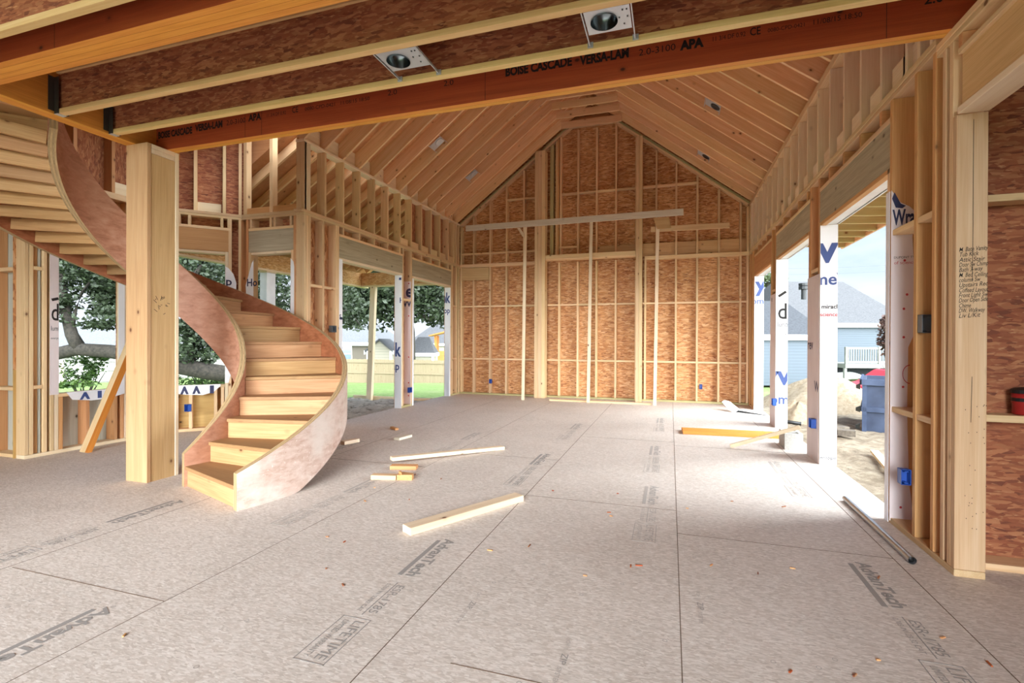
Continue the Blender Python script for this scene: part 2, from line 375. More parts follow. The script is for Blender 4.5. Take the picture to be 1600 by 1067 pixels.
gaps = sorted(studs_low)
for z in (ROW1, ROW2):
    for a, c in zip(gaps, gaps[1:]):
        if c-a > .12 and not (-3.0 < (a+c)/2 < -2.5): bx('blocking', 'pine', a+.02, c-.02, YB+.002, YB+.09, z-.019, z+.019, wb)
    bx('blocking', 'pine', -3.2, -2.9, YB+.002, YB+.09, z-.019, z+.019, wb); bx('blocking', 'pine', -2.66, -2.41, YB+.002, YB+.09, z-.019, z+.019, wb)
ups = [-4.46, -4.045, -3.64, -3.22, -2.92]
for a, c in zip([-4.78]+ups, ups): bx('blocking', 'pine', a+.02, c-.02, YB+.002, YB+.09, 3.31, 3.348, wb)
bx('blocking', 'pine', -2.39, -1.99, YB+.002, YB+.09, 3.35, 3.388, wb)
ups = [-2.36, -1.97, -1.558, -1.14, -.715, -.30, .10, .515]
for a, c in zip(ups, ups[1:]): bx('blocking', 'pine', a+.02, c-.02, YB+.002, YB+.09, 4.54, 4.578, wb)
for a, c in zip([-3.64, -3.22], [-3.22, -2.92]): bx('blocking', 'pine', a+.02, c-.02, YB+.002, YB+.09, 4.52, 4.558, wb)
ups = [-1.76, -1.558, -1.14, -.715, -.30, .10, .515, .93, 1.335, 1.46]
for a, c in zip(ups, ups[1:]): bx('blocking', 'pine_knotty', a+.02, c-.02, YB+.07, YB+.11, PT, 3.365, wb)
bx('blocking', 'pine_knotty', -4.76, -4.07, YB-.01, YB+.03, 2.70, 3.0, wb)
# rake plates
for s_, xe in ((1, XL), (-1, XR)):
    p0 = Vector((xe, YB+T/2, UP-.045)); p1 = Vector((XM-s_*.42, YB+T/2, UP-.045+SL*(abs(XM-xe)-.42)))
    board('rake_plate', 'pine', p0, p1, T, .038, Y, wb); d = Vector((-s_*SL, 0, 1)).normalized()*.04
    board('rake_plate', 'treated', p0+d, p1+d, T, .038, Y, wb)
bx('rake_plate', 'pine', XM-.5, XM+.5, YB, YB+T, zr-.42, zr-.38, wb)
board('gable_cap', 'pine_warm', (XM-.36, YB+.02, zr-.31), (XM+.36, YB+.02, zr-.31), .12, .04, Z, wb)
# chimney posts with their beam
YP = 10.66
for x0, x1, lab in ((-2.9, -2.66, 'thick built-up post left of the tall centre bay of the back wall'), (-.705, -.575, 'built-up post right of the tall centre bay of the back wall')):
    root = empty('framing_post', ((x0+x1)/2, YP, 0), lab, 'post', 'framing posts on the back wall')
    n = 3 if x1-x0 > .2 else 2; w = (x1-x0)/n; zt = rake((x0+x1)/2)-.02
    for i in range(n): bx('ply_stud', 'pine', x0+i*w+.001, x0+(i+1)*w-.001, YP+.004*(i % 2), YB-.006, 0, zt, root)
root = empty('bay_beam', (-1.68, YP+.05, 3.06), 'double plate beam spanning the two posts of the back wall', 'beam')
bx('plate', 'pine', -2.655, -.71, YP+.03, YB-.012, 3.06, 3.098, root); bx('plate', 'pine', -2.655, -.71, YP+.02, YB-.012, 3.1, 3.175, root)

# ================================================================== LEFT WALL
wl = structure('wall_left', (XL, 8.2, 0))
def lstud(y0, y1, z0=.04, z1=PT-.076, m='pine', x0=XL-T, x1=XL): return bx('stud', m, x0, x1, y0, y1, z0, z1, wl)
for y0, y1 in ((5.61, 5.652), (5.655, 5.697), (5.70, 5.742), (5.99, 6.03), (6.285, 6.322)): lstud(y0, y1)
lstud(6.325, 6.365); lstud(6.37, 6.41, .04, HB, 'pine_pale')
lstud(8.24, 8.28); lstud(8.20, 8.237, .04, HB, 'pine_pale'); lstud(8.55, 8.595); lstud(8.60, 8.64, .04, HB)
lstud(10.36, 10.40, .04, HB); lstud(10.405, 10.445); lstud(10.46, 10.50); lstud(10.70, 10.74); lstud(10.80, 10.84); lstud(10.845, 10.885)
bx('header', 'grey_wood', XL-.09, XL-.004, 6.37, 8.236, HB+.001, HT, wl)['label'] = 'grey weathered header over the opening'
bx('header', 'grey_wood', XL-.09, XL-.004, 8.60, 10.40, HB+.001, HT, wl)['label'] = 'grey weathered header over the opening'
bx('header_soffit', 'pine_pale', XL-T, XL, 6.412, 8.198, HB-.04, HB, wl); bx('header_soffit', 'pine_pale', XL-T, XL, 8.642, 10.358, HB-.04, HB, wl)
bx('header_cap', 'pine', XL-T, XL, 6.37, 8.236, HT, HT+.038, wl); bx('header_cap', 'pine', XL-T, XL, 8.60, 10.40, HT, HT+.038, wl)
for y in GRID:
    if 6.42 < y < 8.2 or 8.66 < y < 10.38: bx('cripple_stud', 'pine', XL-T, XL, y-.019, y+.019, HT+.04, PT-.077, wl)
bx('top_plate', 'pine', XL-T, XL, 5.61, YB, PT-.076, PT-.039, wl); bx('top_plate', 'pine', XL-T, XL+.003, 5.56, YB, PT-.038, PT, wl)
for a, c in ((5.61, 6.41), (8.20, 8.64), (10.36, YB)): bx('bottom_plate', 'treated', XL-T, XL, a, c, 0, .038, wl)
for a, c in ((5.745, 5.988), (6.032, 6.283)): bx('blocking', 'pine', XL-T+.02, XL-.004, a, c, 2.03, 2.068, wl)
bx('blocking', 'pine', XL-.1, XL-.004, 8.282, 8.548, 2.03, 2.07, wl)
bx('blocking', 'pine', XL-.1, XL-.004, 10.50, 10.70, 2.06, 2.098, wl); bx('blocking', 'pine', XL-.1, XL-.004, 10.50, 10.70, .83, .868, wl)
def lsheet(name, y0, y1, z0, z1, m='osb'):
    b = MB(); b.box(XL-T-.014, XL-T-.002, y0, y1, z0, z1)
    return b.build(name, m, wl, Matrix(((0, 0, 1, XL-T), (0, -1, 0, (y0+y1)/2), (1, 0, 0, 0), (0, 0, 0, 1))))
lsheet('sheathing', 5.62, 6.41, 0, PT); lsheet('sheathing', 6.41, 8.2, HB-.04, PT); lsheet('sheathing', 8.2, 8.64, 0, PT); lsheet('sheathing', 8.64, 10.36, HB-.04, PT); lsheet('sheathing', 10.36, YB+T, 0, PT)
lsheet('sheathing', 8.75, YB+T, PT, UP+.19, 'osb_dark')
# knee wall
for y in GRID:
    if 5.6 < y < 10.7: bx('stud', 'pine', XL-T, XL, y-.019, y+.019, PT, UP-.04, wl)
bx('stud', 'pine_pale', XL-.09, XL, 5.615, 5.655, PT, UP-.04, wl); bx('stud', 'pine_pale', XL-.09, XL, 5.66, 5.735, PT, UP-.04, wl)
for y in (10.55, 10.70, 10.84): bx('stud', 'pine', XL-T, XL, y-.02, y+.02, PT, UP-.04, wl)
bx('top_plate', 'pine_pale', XL-T, XL, 5.60, YB, UP-.038, UP, wl)
for y in GRID:
    if 5.5 < y < 10.5: bx('blocking', 'pine_pale', XL-.12, XL-.08, y+.022, y+.397, UP+.001, UP+.26, wl)
for y in GRID:
    if 7.8 < y < 10.4: bx('blocking', 'pine', XL-T-.003, XL-.01, y+.03, y+.3, PT+.001, PT+.12, wl)
# wrap on the jambs
wrapbox(wl, XL-T, XL+.003, 6.411, 6.418, 0, HB-.05, (), 'wrap')
wrapbox(wl, XL-.002, XL+.004, 6.365, 6.44, 0, HB-.02, (('Tyvek', .01, 1.42, .3, 2), ('S', .0, 1.6, .1, 2)), 'wrap', '+x')
wrapbox(wl, XL-T, XL+.003, 8.19, 8.199, 0, HB-.04, (('T', .09, 2.2, .36, 1, .02), ('Hom', .10, 1.98, .14, 1), ('ek', -.10, .98, .36, 1, .03, .235), ('ap', -.06, .72, .2, 1, .02, .16)), 'wrap')
wrapbox(wl, XL-T, XL+.003, 8.54, 8.549, 0, 2.42, (('e', .03, 2.12, .34, 2, .03), ('Wra', -.03, 1.93, .18, 2)), 'wrap_in', dots=((.1, 2.38, .014), (.1, .45, .014), (.1, .2, .014), (.1, 1.75, .014), (.1, .95, .014)))
wrapbox(wl, XL-.002, XL+.004, 8.602, 8.66, 0, HB-.05, (), 'wrap', '+x')
wrapbox(wl, XL-T, XL+.003, 10.348, 10.358, 0, HB-.05, (('ek', -.06, 2.14, .33, 1, .03, .20), ('op', -.02, 1.9, .18, 1, .02, .15)), 'wrap')
wrapbox(wl, XL-.002, XL+.004, 10.30, 10.36, 0, 1.2, (), 'wrap', '+x')

# ================================================================== RIGHT WALL
wr = structure('wall_right', (XR, 7.0, 0))
def rstud(y0, y1, z0=.04, z1=PT-.076, m='pine_warm'): return bx('stud', m, XR, XR+T, y0, y1, z0, z1, wr)
BZ, DEP = 3.04, .356
PN = 3.04                                 # plates are lower where the beams land on them
rstud(3.33, 3.368, .04, HB, 'pine'); rstud(3.371, 3.409, .04, PN-.077, 'pine'); rstud(3.445, 3.483, .04, PN-.077, 'pine'); rstud(3.56, 3.598); rstud(3.79, 3.83); rstud(4.165, 4.203); rstud(4.206, 4.244, .04, HB, 'pine')
for a in (5.92, 8.20): rstud(a, a+.04, .04, HB, 'pine')
rstud(5.965, 6.005); rstud(6.30, 6.34); rstud(6.345, 6.385, .04, HB); rstud(8.245, 8.285); rstud(8.53, 8.57); rstud(8.575, 8.615, .04, HB)
rstud(10.19, 10.23, .04, HB); rstud(10.24, 10.28); rstud(10.45, 10.49); rstud(10.80, 10.84); rstud(10.845, 10.885)
for y0, y1 in ((4.206, 5.96), (6.345, 8.24), (8.575, 10.23)):
    m = 'grey_wood' if y0 < 8.5 else 'pine_warm'
    props(bx('header', m, XR+.004, XR+.09, y0, y1, HB+.001, HT, wr), 'weathered header over the opening')
    bx('header_cap', 'pine', XR, XR+T, y0, y1, HT, HT+.038, wr)
    bx('header_sill', 'pine_warm', XR, XR+.05, y0, y1, HB-.038, HB, wr)
    wrapbox(wr, XR+.052, XR+T+.03, y0+.04, y1-.04, HB-.03, HB-.004, (), 'wrap', '-y', (), 'white house wrap under the header')
for y in GRID:
    if any(a+.06 < y < c-.06 for a, c in ((4.25, 5.92), (6.385, 8.2), (8.615, 10.19))): bx('cripple_stud', 'pine_warm', XR, XR+T, y-.019, y+.019, HT+.04, PT-.077, wr)
bx('top_plate', 'pine', XR, XR+T, 3.56, YB, PT-.076, PT-.039, wr); bx('top_plate', 'pine', XR-.003, XR+T, 3.56, YB, PT-.038, PT, wr)
bx('top_plate', 'pine', XR, XR+T, .6, 3.555, PN-.076, PN-.039, wr); bx('top_plate', 'pine', XR-.003, XR+T, .6, 3.555, PN-.038, PN-.001, wr)
for a, c in ((3.33, 4.25), (5.92, 6.385), (8.2, 8.615), (10.19, YB)): bx('bottom_plate', 'pine', XR, XR+T, a, c, 0, .038, wr)
for z in (ROW1-.03, ROW2-.02):
    bx('blocking', 'pine', XR+.004, XR+T-.01, 3.832, 4.163, z-.019, z+.019, wr); bx('blocking', 'pine', XR+.004, XR+T-.01, 3.60, 3.788, z-.019, z+.019, wr)
    bx('blocking', 'pine', XR+.004, XR+T-.01, 6.007, 6.298, z-.019, z+.019, wr); bx('blocking', 'pine', XR+.004, XR+T-.01, 8.287, 8.528, z-.019, z+.019, wr)
for y0, y1, z0, z1 in ((3.56, 4.25, 0, PT), (5.92, 6.385, 0, PT), (8.2, 8.615, 0, PT), (10.19, YB+T, 0, PT), (4.25, 5.92, HB-.03, PT), (6.385, 8.2, HB-.03, PT), (8.615, 10.19, HB-.03, PT), (3.5, YB+T, PT, UP+.19)):
    b = MB(); b.box(XR+T+.002, XR+T+.014, y0, y1, z0, z1); b.build('sheathing', 'osb', wr, Matrix(((0, 0, 1, XR+T), (0, -1, 0, (y0+y1)/2), (1, 0, 0, 0), (0, 0, 0, 1))))
# near opening: header above the end stud towards the viewer
props(bx('header', 'pine_knotty', XR+.02, XR+.11, .6, 3.325, HB+.04, HT, wr), 'knotty header over the near opening')
bx('header_cap', 'pine', XR, XR+T, .6, 3.325, HT, HT+.03, wr); bx('header_sill', 'pine_pale', XR, XR+T, .6, 3.325, HB, HB+.038, wr)
for y in (3.3, 2.9, 2.5, 2.1, 1.7): bx('cripple_stud', 'pine_warm', XR, XR+T, y-.019, y+.019, HT+.032, PN-.077, wr)
# knee wall
for y in [3.62, 3.78]+[g for g in GRID if 3.9 < g < 10.8]: bx('stud', 'pine_pale', XR, XR+T, y-.019, y+.019, PT, UP-.078, wr)
bx('stud', 'pine', XR, XR+T, 10.80, 10.88, PT, UP-.078, wr)
bx('top_plate', 'pine', XR, XR+T, 3.5, YB, UP-.076, UP-.039, wr); bx('top_plate', 'pine', XR, XR+T, 3.5, YB, UP-.038, UP, wr)
for y in [3.78]+[g for g in GRID if 3.9 < g < 10.4]: bx('blocking', 'pine_pale', XR+.03, XR+T-.01, y+.021, y+.30, PT+.001, PT+.17, wr)
# wrap
def jamb(y, z1, texts, mat='wrap', dots=()): wrapbox(wr, XR-.003, XR+T+.016, y-.009, y-.001, 0, z1, texts, mat, '-y', dots)
jamb(5.919, HB-.034, (('yv', -.2, 2.12, .4, 1, .03), ('meWrap', -.06, 1.88, .17, 1), ('The miracles', -.1, 1.63, .06, 3, .02), ('of science', -.06, 1.55, .055, 4, .02), ('wrapping', .0, .06, .05, 3, 0)))
jamb(8.199, HB-.034, (('d', .02, 1.62, .33, 3, .01, .115), ('lumber', .02, 1.5, .11, 3, 0, .2), ('everything', .03, 1.38, .05, 3, 0), ('yv', -.15, .65, .4, 1, .03), ('ome', -.08, .36, .2, 1)))
jamb(10.189, HB-.034, (('y', .03, 2.22, .36, 1, .04), ('om', -.05, 1.98, .16, 1), ('science', .0, 1.5, .05, 4, 0)))
b = MB(); b.obox((XR+.03, 8.188, 1.95), (XR+.13, 8.188, 2.02), .035, .002, Z); b.build('wrap_logo', 'ink_black', wr)
wrapbox(wr, XR-.004, XR-.001, 5.95, 6.40, 0, 2.0, (('rev', .02, 1.2, .16, 2), ('W', .3, .75, .16, 2)), 'wrap_in', '-x')
wrapbox(wr, XR-.004, XR-.001, 8.23, 8.62, 0, 2.0, (('e', .1, 1.9, .12, 2),), 'wrap_in', '-x')
wrapbox(wr, XR-.005, XR-.001, 4.19, 4.25, 0, 2.36, (), 'wrap', '-x')
rough_wrap(wr, [(XR-.005, 4.158, .02), (XR+.11, 4.158, 0), (XR+.138, 4.158, .04), (XR+.11, 4.158, .3), (XR+.095, 4.158, .8), (XR+.10, 4.158, 1.25), (XR+.138, 4.158, 1.35), (XR+.135, 4.158, 1.75), (XR+.12, 4.158, 2.02), (XR+.138, 4.158, 2.2), (XR+.10, 4.158, 2.24), (XR+.05, 4.158, 2.27), (XR-.005, 4.158, 2.36)], (0, .005, 0),
           ('wrap_in', 'ink_navy', 'ink_red', 'ink_black'), 'white house wrap with navy lettering and red dots',
           (('Wra', (XR+.004, 4.156, 2.115), X, .15, 1, .03, .135), ('DUPONT TYVEK', (XR+.01, 4.156, 1.875), X, .022, 3, 0), ('of science', (XR+.012, 4.156, 1.835), X, .032, 2, 0)))
b = MB(); b.prism([(XR-.002, 4.1555, 2.3), (XR+.012, 4.1555, 2.345), (XR+.05, 4.1555, 2.262), (XR+.08, 4.1555, 2.244), (XR+.06, 4.1555, 2.228), (XR+.02, 4.1555, 2.235)], (0, .0004, 0)); b.build('wrap_lettering', 'ink_navy', wr)
b = MB()
for u, v in ((.075, 1.86), (.09, 1.62), (.072, 1.52), (.072, 1.32), (.07, .97), (.065, .38), (.06, .12)):
    b.add([(XR+u+.008*math.cos(2*PI*k/12), 4.1555, v+.009*math.sin(2*PI*k/12)) for k in range(12)], [list(range(12))], 0)
n = 20; b.add([(XR+.11+rr*math.cos(PI/2+PI*k/(n-1)), 4.1555, 1.06+1.5*rr*math.sin(PI/2+PI*k/(n-1))) for rr in (.045, .041) for k in range(n)], [(k, k+1, n+k+1, n+k) for k in range(n-1)], 0)
b.build('wrap_dots', 'ink_red', wr)
# the handwriting on the end stud
b = MB(); o = Vector((XR+.012, 3.3285, 0))
for i, s_ in enumerate(['M. Bath Vanity', 'Tub Kick', 'Attic Stair', 'Door Sw Chimp', 'Bath 3-way', 'M. Bed Ceiling', 'column Sw', 'Upstairs Rec', 'Coffeed Layout', 'Front Light Sw', 'Door Open Side', 'Chime', 'DW. Walkway', 'Liv L/Kit']):
    z = at(1500, 390+i*7.95, 'y', 3.33).z; b.text(s_, o+Z*(z-.012), X+Z*(.05+.02*math.sin(i*2.1)), Z, .034, 0, shear=.25, bold=.002, width=min(.128, .0105*len(s_)))
for i in range(28): u, v = random.uniform(.03, .13), random.uniform(.25, .95); b.box(o.x+u, o.x+u+.003, 3.3283, 3.3288, v, v+.005)
for v0, v1 in ((2.5, 1.95), (1.95, 1.62), (1.1, .85)): b.obox((o.x+.062, 3.3286, v0), (o.x+.055+.01*v1/3, 3.3286, v1), .0022, .0004, X)
b.build('pencil_notes', 'ink_black', wr)

wf = structure('wall_loft_blocker', (XM, 3.5, 3.42))  # added wall out of view, shuts off daylight above the long beam
b = MB(); b.prism([(XL-T, 3.5, BZ+DEP+.02), (XR+T, 3.5, BZ+DEP+.02), (XR+T, 3.5, UP+.2), (XM, 3.5, UP+SL*(XM-XL)+.25), (XL-T, 3.5, UP+.2)], (0, .012, 0))
b.build('sheathing', 'osb', wf, Matrix(((0, 1, 0, XM), (0, 0, -1, 3.5), (-1, 0, 0, 0), (0, 0, 0, 1))))
wo = structure('wall_outer_blocker', (4.2, 1.2, 0))  # added wall out of view, keeps side light off the near floor
b = MB(); b.box(4.2, 4.212, -3.5, 3.6, 0, 3.4); b.build('sheathing', 'osb', wo, Matrix(((0, 0, 1, 4.2), (0, -1, 0, 1.2), (1, 0, 0, 0), (0, 0, 0, 1))))
b = MB(); b.box(-9.212, -9.2, -3.5, 3.57, 0, 4.84); b.box(-4.6, -4.588, -3.5, 3.49, 3.42, 4.84); b.box(-9.2, -7.2, 3.57, 3.582, 3.42, 4.84); b.build('sheathing', 'osb', structure('wall_far_blocker', (-9.2, 1, 0)), Matrix(((0, 0, 1, -9.2), (0, -1, 0, 1.0), (1, 0, 0, 0), (0, 0, 0, 1))))  # added unseen walls that keep daylight off the stair and alcove
wq = structure('wall_rear_blocker', (-2, -3.5, 0))  # added walls behind the viewer, block rear light on stair and entry
for x0, x1, zt in ((-9.2, -4.6, 4.84), (1.5, 4.2, 3.4)):
    b = MB(); b.box(x0, x1, -3.512, -3.5, 0, zt); b.build('sheathing', 'osb', wq, Matrix(((1, 0, 0, x0), (0, 0, -1, -3.5), (0, 1, 0, 0), (0, 0, 0, 1))))
# wall beyond the near opening
we = structure('wall_entry', (3.0, 3.48, 0))
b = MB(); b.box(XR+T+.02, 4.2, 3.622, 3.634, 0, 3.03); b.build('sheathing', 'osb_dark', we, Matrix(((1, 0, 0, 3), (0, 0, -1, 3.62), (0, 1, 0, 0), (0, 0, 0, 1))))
bx('bottom_plate', 'pine', XR+T+.005, 4.2, 3.48, 3.62, 0, .038, we); bx('top_plate', 'pine', XR+T+.005, 4.2, 3.48, 3.62, 2.96, 3.03, we)
for x in (2.12, 2.53, 2.94, 3.35): bx('stud', 'pine_warm', x-.019, x+.019, 3.48, 3.62, .04, 2.958, we)
for z in (.857, 2.10): bx('blocking', 'pine', XR+T+.005, 2.10, 3.485, 3.605, z-.02, z+.02, we)
for i in range(8): bx('blocking', 'pine', 2.14, 2.51, 3.485, 3.60, .38*i+.3, .38*i+.338, we) if i in (1, 4) else None

# ================================================================== STAIR ALCOVE WALLS
wm = structure('wall_middle', (-5.37, 5.62, 0))
YM = 5.62
for a, c in ((-5.955, -5.917), (-5.84, -5.80)): bx('stud', 'pine_warm', a, c, YM, YM+T, .04, PT-.077, wm)
bx('stud', 'pine', -5.795, -5.757, YM, YM+T, .04, HB, wm); bx('stud', 'pine', -5.045, -5.007, YM, YM+T, .04, HB, wm)
for a in (-5.003, -4.955): bx('stud', 'pine_warm', a-.001, a+.037, YM, YM+T, .04, PT-.077, wm)
props(bx('header', 'grey_wood', -5.795, -5.005, YM+.004, YM+.09, HB, HT-.02, wm), 'grey weathered header over the doorway')
bx('header_cap', 'pine', -5.795, -5.005, YM, YM+T, HT-.02, HT+.018, wm); bx('header_soffit', 'pine_pale', -5.757, -5.045, YM+.01, YM+T, HB-.036, HB-.001, wm)
for x in (-5.755, -5.40, -5.33, -5.05): bx('cripple_stud', 'pine', x-.019, x+.019, YM, YM+T, HT+.02, PT-.077, wm)
bx('top_plate', 'pine', -5.92, XL-T, YM, YM+T, PT-.076, PT-.039, wm); bx('top_plate', 'pine', -5.92, XL-T, YM-.003, YM+T, PT-.038, PT, wm)
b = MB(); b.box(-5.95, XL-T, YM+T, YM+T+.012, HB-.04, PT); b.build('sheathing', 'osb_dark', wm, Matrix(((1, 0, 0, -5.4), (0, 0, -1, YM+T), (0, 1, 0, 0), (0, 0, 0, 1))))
bx('rim_board', 'pine_warm', -5.90, XL-T, YM+.02, YM+.06, PT+.001, PT+.09, wm)
for x in (-5.87, -5.40): bx('stud', 'pine', x-.03, x+.03, YM+.01, YM+.1, PT, 4.3, wm)
bx('stud', 'pine_warm', XL-T-.01, XL-T+.045, YM+.01, YM+.1, PT+.001, 4.1, wm)
rough_wrap(wm, [(-5.84, YM-.004, .04), (-5.70, YM-.004, .04), (-5.70, YM-.004, 2.42), (-5.73, YM-.004, 2.38), (-5.77, YM-.004, 2.26), (-5.80, YM-.004, 2.17), (-5.84, YM-.004, 2.06), (-5.83, YM-.004, 1.9), (-5.845, YM-.004, 1.6)], (0, .003, 0), ('wrap', 'ink_navy'), 'torn white house wrap with navy lettering', (('Ho', (-5.82, YM-.006, 2.05), X, .15, 1, .02),))
rough_wrap(wm, [(-5.048, YM-.004, .5), (-4.985, YM-.004, .5), (-4.985, YM-.004, 2.3), (-5.0, YM-.004, 2.37), (-5.046, YM-.004, 2.42)], (0, .003, 0))

A0 = Vector((-5.925, 5.625, 0)); B0 = Vector((-6.555, 4.985, 0)); du = (B0-A0).normalized(); dn = Vector((-du.y, du.x, 0))
if dn.y < 0: dn = -dn                      # outwards
wd = structure('wall_diagonal', (A0+B0)/2)
LD = (B0-A0).length
def dbx(name, m, s0, s1, n0, n1, z0, z1, parent=wd):
    d = [(s1-s0, du), (n1-n0, dn), (z1-z0, Z)]; d.sort(key=lambda t: -t[0]); c = A0+du*((s0+s1)/2)+dn*((n0+n1)/2)+Z*((z0+z1)/2)
    a = d[0][1]*(d[0][0]/2); return board(name, m, c-a, c+a, d[1][0], d[2][0], d[1][1], parent)
for s0 in (.0, .125): dbx('stud', 'pine', s0, s0+.04, 0, T, .04, PT-.077)
dbx('stud', 'pine_pale', .168, .206, 0, T, .04, HB); dbx('stud', 'pine', LD-.12, LD-.08, 0, T, .04, HB); dbx('stud', 'pine', LD-.04, LD, 0, T, .04, PT-.077)
props(dbx('header', 'pine_warm', .13, LD-.08, .004, .09, HB, HT-.02), 'brown header over the window opening')
dbx('header_cap', 'pine', .13, LD-.08, 0, T, HT-.02, HT+.018); dbx('header_soffit', 'pine_pale', .208, LD-.122, .01, T, HB-.036, HB-.001)
for s0 in (.145, .23, .62, .74): dbx('cripple_stud', 'pine', s0, s0+.035, 0, T, HT+.02, PT-.077)
dbx('top_plate', 'pine', 0, LD, 0, T, PT-.076, PT-.039); dbx('top_plate', 'pine', 0, LD, -.003, T, PT-.038, PT)
dbx('bottom_plate', 'pine', 0, LD, 0, T, 0, .038)
dbx('window_sill', 'pine', .208, LD-.122, 0, T, .60, .638)
for s0 in (.215, .30, .60): dbx('stud', 'pine', s0, s0+.04, 0, T, .04, .599)
def dsheet(s0, s1, z0, z1, m):
    b = MB(); q = A0+dn*(T+.002); b.prism([q+du*s0+Z*z0, q+du*s1+Z*z0, q+du*s1+Z*z1, q+du*s0+Z*z1], dn*.012)
    c = q+du*((s0+s1)/2); mw = Matrix(((du.x, 0, dn.x, c.x), (du.y, 0, dn.y, c.y), (0, 1, 0, 0), (0, 0, 0, 1))); return b.build('sheathing', m, wd, mw)
dsheet(-.05, .206, 0, PT, 'osb_dark'); dsheet(.206, LD-.12, 0, .62, 'ply_tan'); dsheet(.206, LD-.12, HB-.04, PT, 'osb_dark'); dsheet(LD-.12, LD+.05, 0, PT, 'osb_dark'); dsheet(-.05, LD+.05, PT, 4.6, 'osb_dark')
for s0 in (.0, .2, .55, LD-.04): dbx('stud', 'pine', s0, s0+.04, .02, T-.02, PT, 4.55)
dbx('blocking', 'pine_pale', .26, .55, T-.05, T-.01, PT+.001, PT+.14)
q = A0+dn*(-.004)
b = MB(); b.prism([q+du*.16+Z*.66, q+du*.205+Z*.66, q+du*.205+Z*2.33, q+du*.16+Z*2.30, q+du*.10+Z*2.22, q+du*.065+Z*2.1, q+du*.07+Z*1.7, q+du*.08+Z*1.0], dn*.003)
b.text('p', q+du*.20+Z*2.06-dn*.002, -du, Z, .16, 1, bold=.02); props(b.build('house_wrap', ['wrap', 'ink_navy'], wd), 'torn flap of white house wrap with a navy letter')
b = MB(); sa, sb = .26, LD-.122; b.prism([q+du*sa+Z*.645, q+du*sb+Z*.645, q+du*sb+Z*.53, q+du*(sb-.1)+Z*.515, q+du*(sb-.3)+Z*.5, q+du*(sa+.08)+Z*.54, q+du*sa+Z*.62], dn*.003)
for k, s0 in enumerate((.34, .50, .64)):
    z0, z1 = .52, .63; c = [(s0, z0), (s0+.05, z0), (s0+.05, z1), (s0, z1)] if k == 0 else [(s0, z0), (s0+.03, z0), (s0+.05, z0+.05), (s0+.07, z0), (s0+.10, z0), (s0+.06, z1), (s0+.04, z1)]
    b.add([q+du*u+Z*v-dn*.0015 for u, v in c], [list(range(len(c)))], 1)
props(b.build('house_wrap', ['wrap', 'ink_navy'], wd), 'white house wrap with navy letters folded over the sill')

wa = structure('wall_alcove', (-6.54, 4.2, 0))
XA = -6.54
def abx(name, m, y0, y1, z0, z1, x0=XA-T, x1=XA): return bx(name, m, x0, x1, y0, y1, z0, z1, wa)
for y0 in (3.42, 3.462, 3.585, 3.65): abx('stud', 'pine', y0, y0+.036, .04, PT-.077)
abx('stud', 'pine_pale', 3.69, 3.726, .04, HB); abx('stud', 'pine_pale', 4.43, 4.47, .04, HB); abx('stud', 'pine', 4.475, 4.515, .04, PT-.077); abx('stud', 'pine', 4.93, 4.97, .04, PT-.077)
abx('header', 'pine_warm', 3.69, 4.47, HB, HT); abx('top_plate', 'pine', 3.42, 5.0, PT-.076, PT); abx('bottom_plate', 'pine_pale', 3.42, 5.0, 0, .038)
abx('window_sill', 'pine', 3.728, 4.428, .63, .668)
for y0 in (3.73, 4.0, 4.31, 4.385): abx('stud', 'pine_warm', y0, y0+.04, .04, .629)
abx('blocking', 'pine', 3.50, 3.584, 2.03, 2.068); abx('blocking', 'pine', 3.50, 3.584, .74, .778)
for y0, y1, z0, z1, m in ((3.4, 3.73, .95, PT, 'osb'), (3.4, 3.73, 0, .95, 'ply_tan'), (3.73, 4.43, 0, .65, 'ply_grey'), (3.73, 4.43, HB, PT, 'osb'), (4.43, 5.05, 0, PT, 'osb')):
    b = MB(); b.box(XA-T-.014, XA-T-.002, y0, y1, z0, z1); b.build('sheathing', m, wa, Matrix(((0, 0, 1, XA-T), (0, -1, 0, (y0+y1)/2), (1, 0, 0, 0), (0, 0, 0, 1))))
for y0 in (3.46, 3.87, 4.28, 4.66, 4.93): abx('stud', 'pine_warm', y0, y0+.04, PT+.001, 4.75)
b = MB(); b.box(XA-T-.014, XA-T-.002, 3.4, 5.05, PT, 4.8); b.build('sheathing', 'osb_dark', wa, Matrix(((0, 0, 1, XA-T), (0, -1, 0, 4.2), (1, 0, 0, 0), (0, 0, 0, 1))))
abx('blocking', 'pine_pale', 4.34, 4.63, PT+.001, PT+.16, XA-T+.02, XA-T+.06)
def awrap(y0, y1, z0, z1, texts, m='wrap_in'): wrapbox(wa, XA-.002, XA+.004, y0, y1, z0, z1, texts, m, '+x')
awrap(3.645, 3.728, .66, 2.5, (('d', .008, 1.49, .27, 3, .01, .066), ('lumb', .006, 1.375, .075, 3, 0, .09), ('everything', .006, 1.28, .034, 3, 0, .12)))
b = MB(); b.obox((XA+.006, 3.66, 1.715), (XA+.006, 3.722, 1.735), .03, .002, Z); b.build('wrap_logo', 'ink_black', wa)
awrap(4.36, 4.432, .66, 2.5, (), 'wrap')
b = MB(); b.prism([(XA+.003, 3.80, .675), (XA+.003, 4.43, .672), (XA+.003, 4.43, .60), (XA+.003, 4.25, .56), (XA+.003, 4.06, .555), (XA+.003, 3.86, .585)], (.004, 0, 0))
b.add([(XA+.009, 3.93+u, .575+v) for u, v in ((0, 0), (.03, 0), (.055, .04), (.08, 0), (.11, 0), (.07, .085), (.045, .085))], [list(range(7))], 1)
b.add([(XA+.009, 4.12+u, .575+v) for u, v in ((0, 0), (.045, 0), (.045, .085), (0, .085))], [(0, 1, 2, 3)], 1)
